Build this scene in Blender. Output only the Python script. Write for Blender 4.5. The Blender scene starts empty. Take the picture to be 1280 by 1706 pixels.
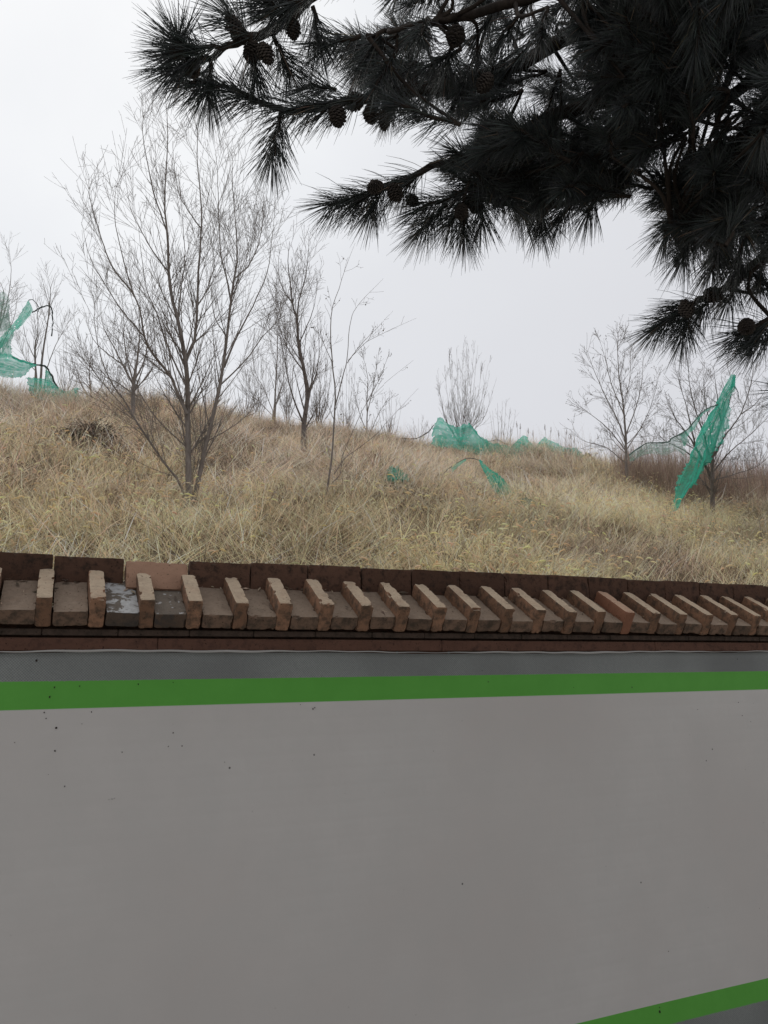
import bpy, bmesh, math, random
import numpy as np
from mathutils import Vector, Matrix, noise as mnoise

random.seed(7); rng = np.random.default_rng(7)
S = bpy.context.scene; C = S.collection
EYE = 2.2                      # camera height above the pavement
F_PX, PITCH, YAW = 1271.0, 0.1816, 0.4211

# ------------------------------------------------------------------ camera
cam = bpy.data.cameras.new('camera'); camo = bpy.data.objects.new('camera', cam); C.objects.link(camo)
camo.location = (0, 0, EYE); camo.rotation_euler = (math.pi/2 + PITCH, 0, 0)
cam.sensor_fit = 'VERTICAL'; cam.sensor_height = 36.0; cam.lens = 36.0*F_PX/1706.0
cam.clip_start = 0.05; cam.clip_end = 6000
S.camera = camo

# ------------------------------------------------------------------ world: overcast sky
SUN_EL, SUN_ROT = math.radians(50), math.radians(-30)
w = bpy.data.worlds.new('World'); S.world = w; w.use_nodes = True
nt = w.node_tree; nt.nodes.clear()
def N(t, typ, **kw):
    n_ = t.nodes.new(typ)
    for k, v in kw.items():
        if k.startswith('i_'): n_.inputs[k[2:].replace('_', ' ')].default_value = v
        else: setattr(n_, k, v)
    return n_
out = N(nt, 'ShaderNodeOutputWorld')
sky = N(nt, 'ShaderNodeTexSky', sky_type='NISHITA', sun_disc=False, sun_elevation=SUN_EL, sun_rotation=SUN_ROT)
bg1 = N(nt, 'ShaderNodeBackground', i_Strength=0.1); nt.links.new(sky.outputs[0], bg1.inputs[0])
tc = N(nt, 'ShaderNodeTexCoord')
ns = N(nt, 'ShaderNodeTexNoise', i_Scale=2.2, i_Detail=5.0, i_Roughness=0.5); nt.links.new(tc.outputs['Generated'], ns.inputs['Vector'])
sep = N(nt, 'ShaderNodeSeparateXYZ'); nt.links.new(tc.outputs['Generated'], sep.inputs[0])
# clouds brighten slowly towards the zenith and towards the hidden sun (left)
dotn = N(nt, 'ShaderNodeVectorMath', operation='DOT_PRODUCT'); nt.links.new(tc.outputs['Generated'], dotn.inputs[0])
dotn.inputs[1].default_value = (-0.45, 0.45, 0.77)
a1 = N(nt, 'ShaderNodeMapRange', i_From_Min=0.1, i_From_Max=0.98, i_To_Min=0.0, i_To_Max=1.0); nt.links.new(dotn.outputs['Value'], a1.inputs[0])
a2 = N(nt, 'ShaderNodeMath', operation='MULTIPLY_ADD'); a2.inputs[1].default_value = 0.45; nt.links.new(ns.outputs[0], a2.inputs[0]); nt.links.new(a1.outputs[0], a2.inputs[2])
a3 = N(nt, 'ShaderNodeMath', operation='MULTIPLY'); a3.inputs[1].default_value = 0.76; nt.links.new(a2.outputs[0], a3.inputs[0])
rp = N(nt, 'ShaderNodeValToRGB'); nt.links.new(a3.outputs[0], rp.inputs[0])
rp.color_ramp.elements[0].position = 0.15; rp.color_ramp.elements[0].color = (0.60, 0.61, 0.65, 1)
rp.color_ramp.elements[1].position = 0.96; rp.color_ramp.elements[1].color = (0.97, 0.98, 0.99, 1)
for ps_, cl_ in ((0.50, (0.715, 0.72, 0.755)), (0.74, (0.79, 0.80, 0.83)), (0.85, (0.87, 0.885, 0.91))):
    e = rp.color_ramp.elements.new(ps_); e.color = (*cl_, 1)
bg2 = N(nt, 'ShaderNodeBackground', i_Strength=1.0); nt.links.new(rp.outputs[0], bg2.inputs[0])
mx = N(nt, 'ShaderNodeMixShader', i_Fac=0.96); nt.links.new(bg1.outputs[0], mx.inputs[1]); nt.links.new(bg2.outputs[0], mx.inputs[2])
nt.links.new(mx.outputs[0], out.inputs[0])

sl = bpy.data.lights.new('sun', 'SUN'); sl.energy = 1.4; sl.angle = math.radians(35); sl.color = (1, .97, .93)
so = bpy.data.objects.new('sun', sl); C.objects.link(so)
so.rotation_euler = (math.radians(90)-SUN_EL, 0, math.radians(180)-SUN_ROT)
so.rotation_euler = Vector((0.45, -0.62, -0.80)).to_track_quat('-Z', 'Y').to_euler()

S.view_settings.view_transform = 'Standard'; S.view_settings.look = 'None'
S.view_settings.exposure = 0.0; S.view_settings.gamma = 1.0
S.render.engine = 'CYCLES'
S.cycles.transparent_max_bounces = 24

# ------------------------------------------------------------------ frames
dS = np.array([math.cos(YAW), math.sin(YAW), 0.0]); nQ = np.array([-math.sin(YAW), math.cos(YAW), 0.0])
def W(s, q, z):                # wall frame (along, away, height above eye) -> world
    s, q, z = np.broadcast_arrays(np.asarray(s, float), np.asarray(q, float), np.asarray(z, float))
    return s[..., None]*dS + q[..., None]*nQ + (z[..., None]+EYE)*np.array([0, 0, 1.0])
def ray(x, y):
    u = x-640.0; v = 853.0-y; c, s = math.cos(PITCH), math.sin(PITCH)
    return np.array([u, F_PX*c-v*s, F_PX*s+v*c])
CAM = np.array([0, 0, EYE])
def at_q(x, y, q):             # point of the sight line at distance q from the camera measured across the wall
    r = ray(x, y); return CAM + r*(q/(r@nQ))
def at_d(x, y, dist):
    r = ray(x, y); return CAM + r/np.linalg.norm(r)*dist

# ------------------------------------------------------------------ terrain
QC = 19.0
def wob(s, q, k=1.0):
    return (0.20*np.sin(0.55*s*k+0.3*q+1.1)+0.13*np.sin(1.15*s*k-0.5*q+2.0)+0.07*np.sin(2.3*s+1.3*q)+0.05*np.sin(3.9*s-2.1*q+.7))
def hill(s, q):                # height above the eye
    s = np.asarray(s, float); q = np.asarray(q, float)
    base = -1.1+0.459*(q-3.3)
    top = 6.02+0.0*q
    k = 0.35
    hh = -k*np.log(np.exp(-base/k)+np.exp(-top/k))     # soft crest
    amp = np.clip((q-6)/6, 0, 1)*np.clip(1-(q-QC)/10, 0.15, 1)
    return hh + amp*0.6*wob(s, q) + 0.085*np.sin(5.3*s+2.1*q+2*np.sin(1.7*q))*np.sin(4.1*q-1.9*s+1.5*np.sin(2.3*s))*(q < 40)
def ground_hit(x, y, qmax=60):
    r = ray(x, y); r = r/np.linalg.norm(r); t = np.arange(7.0, qmax, 0.03)
    P = CAM + t[:, None]*r; s_, q_ = P@dS, P@nQ; dz = (P[:, 2]-EYE)-hill(s_, q_)
    i = np.where(dz < 0)[0]
    if len(i) == 0: return None
    return P[i[0]]
def hill_world(P):
    s_, q_ = P@dS, P@nQ; return hill(s_, q_)+EYE

# ------------------------------------------------------------------ helpers
def tag(o, label=None, cat=None, group=None, kind=None):
    if label: o['label'] = label
    if cat: o['category'] = cat
    if group: o['group'] = group
    if kind: o['kind'] = kind
    return o
def empty(name, loc, label=None, cat=None, group=None, rot=(0, 0, 0)):
    o = bpy.data.objects.new(name, None); C.objects.link(o); o.location = loc; o.rotation_euler = rot
    o.empty_display_size = 0.1
    return tag(o, label, cat, group)
def npmesh(name, verts, faces_list, mat, parent=None, cols=None, smooth=False, local=True):
    """verts (N,3) world; faces_list = list of int arrays (M,3) or (M,4)"""
    me = bpy.data.meshes.new(name)
    v = np.asarray(verts, np.float32)
    o = bpy.data.objects.new(name, me)
    if parent is not None:
        off = np.array(parent.matrix_world.translation if False else parent.location, np.float32); v = v-off
    else:
        lo, hi = v.min(0), v.max(0); org = np.array([(lo[0]+hi[0])/2, (lo[1]+hi[1])/2, lo[2]], np.float32)
        v = v-org; o.location = org.tolist()
    me.vertices.add(len(v)); me.vertices.foreach_set('co', v.ravel())
    tot = np.concatenate([np.full(len(f), f.shape[1], np.int32) for f in faces_list])
    idx = np.concatenate([f.ravel() for f in faces_list]).astype(np.int32)
    me.loops.add(len(idx)); me.loops.foreach_set('vertex_index', idx)
    me.polygons.add(len(tot)); st = np.concatenate([[0], np.cumsum(tot)[:-1]]).astype(np.int32)
    me.polygons.foreach_set('loop_start', st); me.polygons.foreach_set('loop_total', tot)
    if smooth: me.polygons.foreach_set('use_smooth', np.ones(len(tot), bool))
    me.update(calc_edges=True)
    if cols is not None:
        at = me.color_attributes.new('col', 'FLOAT_COLOR', 'POINT')
        c4 = np.ones((len(v), 4), np.float32); c4[:, :3] = cols; at.data.foreach_set('color', c4.ravel())
    me.materials.append(mat); C.objects.link(o)
    if parent is not None: o.parent = parent
    return o
def nrm(a): return a/np.maximum(np.linalg.norm(a, axis=-1, keepdims=True), 1e-9)
def tubes(P, R, m=3):
    """P (N,K,3), R (N,K) -> verts, quads"""
    Nn, K = R.shape
    T = np.empty_like(P); T[:, 1:-1] = P[:, 2:]-P[:, :-2]; T[:, 0] = P[:, 1]-P[:, 0]; T[:, -1] = P[:, -1]-P[:, -2]; T = nrm(T)
    D = nrm(P[:, -1]-P[:, 0]); ref = np.where(np.abs(D[:, 2:3]) > 0.8, np.array([[1., 0, 0]]), np.array([[0, 0, 1.]]))
    A = nrm(np.cross(T, ref[:, None, :])); B = np.cross(T, A)
    ang = np.arange(m)*2*np.pi/m
    V = P[:, :, None, :] + R[:, :, None, None]*(np.cos(ang)[None, None, :, None]*A[:, :, None, :]+np.sin(ang)[None, None, :, None]*B[:, :, None, :])
    i = (np.arange(Nn)*K*m)[:, None, None]+(np.arange(K-1)*m)[None, :, None]+np.arange(m)[None, None, :]
    j = (np.arange(Nn)*K*m)[:, None, None]+(np.arange(K-1)*m)[None, :, None]+((np.arange(m)+1) % m)[None, None, :]
    Fq = np.stack([i, j, j+m, i+m], -1).reshape(-1, 4)
    return V.reshape(-1, 3), Fq
class MB:
    def __init__(s): s.v = []; s.f = []; s.c = []; s.n = 0
    def add(s, V, Fs, col=None):
        for f in (Fs if isinstance(Fs, list) else [Fs]): s.f.append(f+s.n)
        s.v.append(V); s.n += len(V)
        if col is not None:
            s.c.append(np.broadcast_to(np.asarray(col, np.float32), (len(V), 3)))
    def build(s, name, mat, parent=None, smooth=False):
        fs = {}
        for f in s.f: fs.setdefault(f.shape[1], []).append(f)
        return npmesh(name, np.concatenate(s.v), [np.concatenate(x) for x in fs.values()], mat, parent, np.concatenate(s.c) if s.c else None, smooth)
def catmull(pts, n):
    pts = np.asarray(pts, float); 
    if len(pts) == 2: return pts[0]+(pts[1]-pts[0])*np.linspace(0, 1, n)[:, None]
    P = np.vstack([2*pts[0]-pts[1], pts, 2*pts[-1]-pts[-2]])
    seg = len(pts)-1; t = np.linspace(0, seg-1e-6, n); i = t.astype(int); u = (t-i)[:, None]
    p0, p1, p2, p3 = P[i], P[i+1], P[i+2], P[i+3]
    return 0.5*((2*p1)+(-p0+p2)*u+(2*p0-5*p1+4*p2-p3)*u**2+(-p0+3*p1-3*p2+p3)*u**3)
def vnoise(s, q, seed=0):      # smooth field in about -1..1
    r = np.random.default_rng(seed); o = 0; a = 0
    for k in range(9):
        th = r.uniform(0, 2*np.pi); fr = 0.5*1.42**k; am = 1/(1+0.35*k); ph = r.uniform(0, 6.28)
        o = o+am*np.sin(fr*(s*np.cos(th)+q*np.sin(th))+ph+1.3*np.sin(fr*0.6*(s*np.sin(th)-q*np.cos(th))+ph*2)); a += am
    return o/a*2.0

# ------------------------------------------------------------------ materials
def mat(name, rough=0.85, color=(0.5, 0.5, 0.5), spec=0.3):
    m = bpy.data.materials.new(name); m.use_nodes = True; t = m.node_tree; b = t.nodes['Principled BSDF']
    b.inputs['Base Color'].default_value = (*color, 1); b.inputs['Roughness'].default_value = rough
    b.inputs['Specular IOR Level'].default_value = spec
    return m, t, b
def ramp(t, fac, stops):
    r = t.nodes.new('ShaderNodeValToRGB'); els = r.color_ramp.elements
    els[0].position, els[0].color = stops[0][0], (*stops[0][1], 1); els[1].position, els[1].color = stops[-1][0], (*stops[-1][1], 1)
    for p, c in stops[1:-1]: e = els.new(p); e.color = (*c, 1)
    t.links.new(fac, r.inputs[0]); return r.outputs[0]
def noise(t, vec, scale, detail=4, rough=0.55, dist=0):
    n_ = N(t, 'ShaderNodeTexNoise', i_Scale=scale, i_Detail=detail, i_Roughness=rough, i_Distortion=dist)
    if vec is not None: t.links.new(vec, n_.inputs['Vector'])
    return n_.outputs[0]
def mixc(t, fac, a, b, mode='MIX'):
    n_ = N(t, 'ShaderNodeMix', data_type='RGBA', blend_type=mode)
    for sock, val in ((n_.inputs[0], fac), (n_.inputs[6], a), (n_.inputs[7], b)):
        if isinstance(val, (int, float)): sock.default_value = val
        elif isinstance(val, tuple): sock.default_value = (*val, 1)
        else: t.links.new(val, sock)
    return n_.outputs[2]
def math_(t, op, a, b=None, c=None, clamp=False):
    n_ = N(t, 'ShaderNodeMath', operation=op, use_clamp=clamp)
    for i, val in enumerate((a, b, c)):
        if val is None: continue
        if isinstance(val, (int, float)): n_.inputs[i].default_value = val
        else: t.links.new(val, n_.inputs[i])
    return n_.outputs[0]
def bump(t, b, h, strength=0.4, dist=0.01):
    n_ = N(t, 'ShaderNodeBump', i_Strength=strength, i_Distance=dist); t.links.new(h, n_.inputs['Height']); t.links.new(n_.outputs[0], b.inputs['Normal'])
def mrange(t, v, a, b, c=0.0, d=1.0):
    n_ = N(t, 'ShaderNodeMapRange', i_From_Min=a, i_From_Max=b, i_To_Min=c, i_To_Max=d); t.links.new(v, n_.inputs[0]); return n_.outputs[0]

def brick_mat(name, base, dust, dirt, dustamt=1.0, splash=False, dirtlo=0.42):
    m, t, b = mat(name, 0.92, spec=0.15)
    tcn = N(t, 'ShaderNodeTexCoord'); oi = N(t, 'ShaderNodeObjectInfo')
    off = N(t, 'ShaderNodeVectorMath', operation='MULTIPLY_ADD'); t.links.new(oi.outputs['Random'], off.inputs[0]); off.inputs[1].default_value = (37, 19, 53); t.links.new(tcn.outputs['Object'], off.inputs[2])
    v = off.outputs[0]
    n1 = noise(t, v, 9, 5, 0.6); n2 = noise(t, v, 60, 4, 0.65); n3 = noise(t, v, 26, 5, 0.7)
    c = mixc(t, n1, tuple(x*0.75 for x in base), tuple(min(1, x*1.3) for x in base))
    var = mrange(t, oi.outputs['Random'], 0, 1, 0.72, 1.25)
    vc = N(t, 'ShaderNodeVectorMath', operation='SCALE'); t.links.new(c, vc.inputs[0]); t.links.new(var, vc.inputs['Scale']); c = vc.outputs[0]
    # soot and moss patches
    c = mixc(t, mrange(t, n3, dirtlo, dirtlo+0.2, 0, 0.8), c, dirt)
    # weathered dust lies on faces that look up
    g = N(t, 'ShaderNodeNewGeometry'); sp = N(t, 'ShaderNodeSeparateXYZ'); t.links.new(g.outputs['True Normal'], sp.inputs[0])
    up = mrange(t, sp.outputs[2], 0.45, 0.8, 0, 1); dd = math_(t, 'MULTIPLY', up, mrange(t, n1, 0.25, 0.55, 0.55*dustamt, 0.95*dustamt), clamp=True)
    c = mixc(t, dd, c, mixc(t, n2, tuple(x*0.7 for x in dust), tuple(x*1.25 for x in dust)))
    # pits
    pit = mrange(t, noise(t, v, 110, 2, 0.5), 0.66, 0.70, 0, 0.75); c = mixc(t, pit, c, tuple(x*0.25 for x in base))
    if splash:
        nn = noise(t, tcn.outputs['Object'], 22, 5, 0.6, 0.6); sm = math_(t, 'MULTIPLY', mrange(t, nn, 0.46, 0.52, 0, 1), mrange(t, sp.outputs[2], 0.5, 0.7, 0, 1))
        if splash < 1: sm = math_(t, 'MULTIPLY', sm, mrange(t, noise(t, tcn.outputs['Object'], 45, 3), 0.60, 0.64, 0, 1))
        c = mixc(t, math_(t, 'MULTIPLY', sm, mrange(t, n2, 0.3, 0.7, 0.55, 0.95)), c, (0.47, 0.475, 0.47))
    t.links.new(c, b.inputs['Base Color'])
    bump(t, b, math_(t, 'ADD', n2, math_(t, 'MULTIPLY', n3, 0.8)), 0.5, 0.006)
    return m
M = {}
M['brick'] = brick_mat('weathered_brick', (0.25, 0.138, 0.084), (0.37, 0.29, 0.205), (0.060, 0.047, 0.035))
M['brick_red'] = brick_mat('fresh_red_brick', (0.31, 0.145, 0.088), (0.38, 0.27, 0.19), (0.15, 0.08, 0.05), 0.8, dirtlo=0.6)
M['brick_flat'] = brick_mat('dusty_flat_brick', (0.165, 0.105, 0.072), (0.235, 0.178, 0.132), (0.05, 0.04, 0.03))
M['brick_splash'] = brick_mat('plaster_splashed_brick', (0.12, 0.085, 0.062), (0.14, 0.12, 0.10), (0.05, 0.045, 0.04), splash=1)
M['brick_spot'] = brick_mat('plaster_spotted_brick', (0.13, 0.088, 0.062), (0.15, 0.125, 0.10), (0.05, 0.045, 0.04), splash=0.5)
M['brick_soot'] = brick_mat('sooty_ridge_brick', (0.085, 0.046, 0.031), (0.055, 0.045, 0.032), (0.018, 0.015, 0.012), 0.7, dirtlo=0.48)
M['brick_pale'] = brick_mat('pale_split_brick', (0.33, 0.195, 0.13), (0.30, 0.20, 0.14), (0.22, 0.13, 0.09), 0.6, dirtlo=0.6)
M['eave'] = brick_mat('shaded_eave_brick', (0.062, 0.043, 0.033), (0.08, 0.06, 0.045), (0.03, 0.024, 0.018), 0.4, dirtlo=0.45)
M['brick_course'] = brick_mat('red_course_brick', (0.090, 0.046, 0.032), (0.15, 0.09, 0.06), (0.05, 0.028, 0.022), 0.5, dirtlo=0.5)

def attr_mat(name, rough=0.8, trans=0.3, mul=1.0):
    m = bpy.data.materials.new(name); m.use_nodes = True; t = m.node_tree; t.nodes.clear()
    o = N(t, 'ShaderNodeOutputMaterial'); a = N(t, 'ShaderNodeAttribute', attribute_name='col')
    d = N(t, 'ShaderNodeBsdfPrincipled', i_Roughness=rough); d.inputs['Specular IOR Level'].default_value = 0.25
    t.links.new(a.outputs['Color'], d.inputs['Base Color'])
    if trans > 0:
        tr = N(t, 'ShaderNodeBsdfTranslucent'); t.links.new(a.outputs['Color'], tr.inputs[0])
        mxs = N(t, 'ShaderNodeMixShader', i_Fac=trans); t.links.new(d.outputs[0], mxs.inputs[1]); t.links.new(tr.outputs[0], mxs.inputs[2]); t.links.new(mxs.outputs[0], o.inputs[0])
    else: t.links.new(d.outputs[0], o.inputs[0])
    return m
M['grass'] = attr_mat('dry_grass', 0.75, 0.5)
M['leaf'] = attr_mat('dead_leaf', 0.8, 0.25)
M['needle'] = attr_mat('pine_needle', 0.5, 0.12)

def bark_mat(name, c1, c2, scale=30):
    m, t, b = mat(name, 0.9, spec=0.15); tcn = N(t, 'ShaderNodeTexCoord')
    mp = N(t, 'ShaderNodeMapping'); mp.inputs['Scale'].default_value = (1, 1, 0.25); t.links.new(tcn.outputs['Object'], mp.inputs[0])
    n1 = noise(t, mp.outputs[0], scale, 5, 0.65); t.links.new(mixc(t, mrange(t, n1, 0.3, 0.7), c1, c2), b.inputs['Base Color']); bump(t, b, n1, 0.6, 0.01)
    return m
M['bark_grey'] = bark_mat('grey_brown_bark', (0.15, 0.125, 0.11), (0.29, 0.255, 0.225))  # bark lightened: veiling glare from the bright sky put into the colour
M['twig'] = bark_mat('thin_twig_bark', (0.17, 0.145, 0.13), (0.29, 0.26, 0.23))
M['bark_dark'] = bark_mat('dark_trunk_bark', (0.11, 0.09, 0.08), (0.21, 0.18, 0.16))
M['bark_far'] = bark_mat('hazed_far_bark', (0.20, 0.175, 0.155), (0.32, 0.285, 0.26))  # paler copy for distant trees, haze painted into the bark
M['pine_bark'] = bark_mat('pine_bark', (0.020, 0.016, 0.013), (0.05, 0.038, 0.030), 40)
M['cone'] = bark_mat('pine_cone_scales', (0.035, 0.030, 0.028), (0.085, 0.070, 0.058), 60)

def net_mat(name, col, cov, frayed=0.35, scale=9, wire=True):
    m = bpy.data.materials.new(name); m.use_nodes = True; t = m.node_tree; t.nodes.clear()
    o = N(t, 'ShaderNodeOutputMaterial'); uv = N(t, 'ShaderNodeUVMap', uv_map='uv'); tcn = N(t, 'ShaderNodeTexCoord')
    v = tcn.outputs['Object']
    n1 = noise(t, v, scale, 4, 0.6, 0.3); n2 = noise(t, v, 60, 2, 0.6)
    # stretched folds along the cloth
    mp = N(t, 'ShaderNodeMapping'); mp.inputs['Scale'].default_value = (1.2, 28, 1); t.links.new(uv.outputs[0], mp.inputs[0])
    n3 = noise(t, mp.outputs[0], 1.0, 3, 0.6)
    sep_ = N(t, 'ShaderNodeSeparateXYZ'); t.links.new(uv.outputs[0], sep_.inputs[0])
    # loosely woven threads
    wv = math_(t, 'ADD', math_(t, 'SINE', math_(t, 'MULTIPLY', sep_.outputs[1], 900)), math_(t, 'SINE', math_(t, 'MULTIPLY', sep_.outputs[0], 1500)))
    al = math_(t, 'ADD', mrange(t, n3, 0.3, 0.7, cov-0.36, cov+0.26), math_(t, 'MULTIPLY', mrange(t, n1, 0.3, 0.7, -0.5, 0.5), frayed), clamp=True)
    al = math_(t, 'ADD', al, math_(t, 'MULTIPLY', wv, 0.06), clamp=True)
    hole = mrange(t, noise(t, v, scale*1.3, 3, 0.55), 0.66, 0.69, 1, 0.05); al = math_(t, 'MULTIPLY', al, hole)
    c = mixc(t, n1, tuple(x*0.75 for x in col), tuple(min(1, x*1.25) for x in col))
    c = mixc(t, mrange(t, n2, 0.62, 0.75, 0, 0.35), c, (0.45, 0.55, 0.48))
    d = N(t, 'ShaderNodeBsdfDiffuse'); tr = N(t, 'ShaderNodeBsdfTranslucent'); tp = N(t, 'ShaderNodeBsdfTransparent')
    t.links.new(c, d.inputs[0]); t.links.new(c, tr.inputs[0])
    m1 = N(t, 'ShaderNodeMixShader', i_Fac=0.45); t.links.new(d.outputs[0], m1.inputs[1]); t.links.new(tr.outputs[0], m1.inputs[2])
    m2 = N(t, 'ShaderNodeMixShader'); t.links.new(al, m2.inputs[0]); t.links.new(tp.outputs[0], m2.inputs[1]); t.links.new(m1.outputs[0], m2.inputs[2])
    t.links.new(m2.outputs[0], o.inputs[0]); return m
M['net'] = net_mat('green_shade_net', (0.10, 0.58, 0.43), 0.80, 0.35)
M['net_thin'] = net_mat('faded_green_net', (0.15, 0.54, 0.41), 0.72, 0.32)
M['net_faded'] = net_mat('faded_grey_green_net', (0.24, 0.40, 0.33), 0.50, 0.4)
M['rope'], _t, _b = mat('twisted_net_rope', 0.9, (0.05, 0.065, 0.055))
M['rope_pale'], _t, _b = mat('faded_net_rope', 0.9, (0.10, 0.14, 0.12))

# ground / hill
m, t, b = mat('dry_thatch_soil', 0.95, spec=0.1); tcn = N(t, 'ShaderNodeTexCoord')
n1 = noise(t, tcn.outputs['Object'], 1.2, 8, 0.65); n2 = noise(t, tcn.outputs['Object'], 14, 6, 0.7)
c = ramp(t, n1, [(0.3, (0.16, 0.115, 0.075)), (0.5, (0.28, 0.21, 0.135)), (0.72, (0.40, 0.32, 0.20))])
t.links.new(mixc(t, mrange(t, n2, 0.35, 0.65), c, (0.10, 0.075, 0.05)), b.inputs['Base Color']); bump(t, b, n2, 0.9, 0.06); M['soil'] = m
m, t, b = mat('concrete_paving', 0.9, spec=0.2); tcn = N(t, 'ShaderNodeTexCoord')
n1 = noise(t, tcn.outputs['Object'], 3, 6, 0.6)
bt = N(t, 'ShaderNodeTexBrick', i_Scale=1.0, offset=0.5); bt.inputs['Color1'].default_value = (0.42, 0.405, 0.38, 1); bt.inputs['Color2'].default_value = (0.36, 0.35, 0.33, 1)
bt.inputs['Mortar'].default_value = (0.09, 0.085, 0.08, 1); bt.inputs['Mortar Size'].default_value = 0.008; bt.inputs['Brick Width'].default_value = 0.4; bt.inputs['Row Height'].default_value = 0.2
t.links.new(tcn.outputs['Object'], bt.inputs['Vector']); t.links.new(mixc(t, mrange(t, n1, 0.3, 0.7, 0, 0.5), bt.outputs[0], (0.26, 0.245, 0.22)), b.inputs['Base Color']); M['paving'] = m

# ------------------------------------------------------------------ setting
def grid_sheet(name, ss, qq, hf, material, kind='structure'):
    Sg, Qg = np.meshgrid(ss, qq, indexing='ij'); Z = hf(Sg, Qg); P = W(Sg, Qg, Z).reshape(-1, 3)
    a, b_ = len(ss), len(qq); i = (np.arange(a-1)[:, None]*b_+np.arange(b_-1)[None, :]).ravel()
    Fq = np.stack([i, i+b_, i+b_+1, i+1], -1)
    o = npmesh(name, P, [Fq], material, smooth=True); return tag(o, kind=kind)
far = np.array([60, 90, 150, 300, 700, 1800.])
grid_sheet('hill', np.concatenate([-far[::-1], np.arange(-30, 50, 0.3), far]), np.concatenate([np.arange(3.36, 32, 0.3), np.arange(33, 60, 2.5), far+5]), hill, M['soil'])
grid_sheet('pavement', np.array([-1800, -300, -40, -10, 0, 10, 40, 300, 1800.]), np.array([-1800, -300, -40, -10, 0, 2, 3.3]), lambda s, q: s*0-EYE, M['paving'])

# ------------------------------------------------------------------ brick wall with sloping brick coping
w_root = empty('brick_wall', W(1.9, 3.1, -EYE).tolist(), 'long brick wall with a sloping ribbed brick coping and sooty ridge course', 'wall')
LROOT = Vector(w_root.location)
def brick(name, size, s, q, z, tilt, material, seed, extra=(0, 0, 0), chip=1.0, label=None, cuts=7, parent=None):
    """size = (along wall, along slope, thickness); centre in wall frame; tilt about the wall axis"""
    bm = bmesh.new(); bmesh.ops.create_cube(bm, size=1)
    for ax_ in range(3):
        es = [e for e in bm.edges if abs(abs((e.verts[0].co-e.verts[1].co).normalized()[ax_])-1) < 1e-3]
        bmesh.ops.subdivide_edges(bm, edges=es, cuts=max(3, min(24, int(size[ax_]/0.010))), use_grid_fill=True)
    hx, hy, hz = [x/2 for x in size]; sv = Vector((seed*3.17, seed*1.31, -seed*2.07))
    for v in bm.verts:
        co = Vector((v.co.x*2*hx, v.co.y*2*hy, v.co.z*2*hz)); c0 = co.copy()
        onx, ony, onz = abs(v.co.x) > .499, abs(v.co.y) > .499, abs(v.co.z) > .499; ne = onx+ony+onz
        amp = 0.0012
        d = mnoise.noise_vector(c0*18+sv)*amp
        if ne >= 2:
            ch = max(0, mnoise.noise(c0*26+sv)-0.36)*0.024*chip + 0.0006 + (0.002 if ne == 3 else 0) + max(0, mnoise.noise(c0*80+sv)-0.2)*0.005*chip
            k = Vector((-math.copysign(1, co.x) if onx else 0, -math.copysign(1, co.y) if ony else 0, -math.copysign(1, co.z) if onz else 0))
            d += k*min(ch, 0.011)
        v.co = co+d
    me = bpy.data.meshes.new(name); bm.to_mesh(me); bm.free(); me.materials.append(material)
    o = bpy.data.objects.new(name, me); C.objects.link(o); p = parent or w_root; o.parent = p
    R = Matrix.Rotation(YAW, 4, 'Z') @ Matrix.Rotation(tilt, 4, 'X') @ Matrix.Rotation(extra[2], 4, 'Z') @ Matrix.Rotation(extra[1], 4, 'Y') @ Matrix.Rotation(extra[0], 4, 'X')
    o.matrix_local = Matrix.Translation(Vector(W(s, q, z).tolist())-LROOT) @ R
    if label: o['label'] = label
    return o
SL = 0.5112; cs, sn = math.cos(SL), math.sin(SL)
Q0, Z0 = 2.878+0.115*sn, 0.185-0.115*cs          # lower front edge of the sloping course
def slope_pt(u, v):                               # u up the slope, v off the slope
    return Q0+u*cs-v*sn, Z0+u*sn+v*cs
S0, PER = -0.0148, 0.172
for k in range(-8, 33):
    s_l = S0+PER*k
    # upright rib brick: its left face is at s_l
    j = random.uniform(-.003, .003); du = random.uniform(-.004, .006)
    L = 0.241+random.uniform(-.004, .004); hgt = 0.115+random.uniform(-.003, .003)
    q_, z_ = slope_pt(L/2+du, hgt/2)
    mt = M['brick_red'] if k in (15,) else M['brick']
    rb = brick('rib_brick', (0.053+random.uniform(-.002, .002), L, hgt), s_l+0.0265+j, q_, z_, SL, mt, k+50, (0, random.uniform(-.025, .025), random.uniform(-.02, .02)), chip=1.25)
    if k == 15: rb['label'] = 'fresh orange-red rib brick, brightest of the coping'
    # flat brick between this rib and the next
    q_, z_ = slope_pt(0.136+random.uniform(-.004, .004), 0.034+random.uniform(-.003, .003))
    mt = M['brick_splash'] if k == 1 else M['brick_spot'] if k == 2 else M['brick_flat']
    fb = brick('flat_brick', (0.114, 0.272, 0.056), s_l+0.056+0.0575+random.uniform(-.001, .001), q_, z_, SL, mt, k+150, (0, random.uniform(-.03, .03), random.uniform(-.008, .008)), chip=0.9)
    if k == 1: fb['label'] = 'flat coping brick splashed with white plaster'
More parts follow.
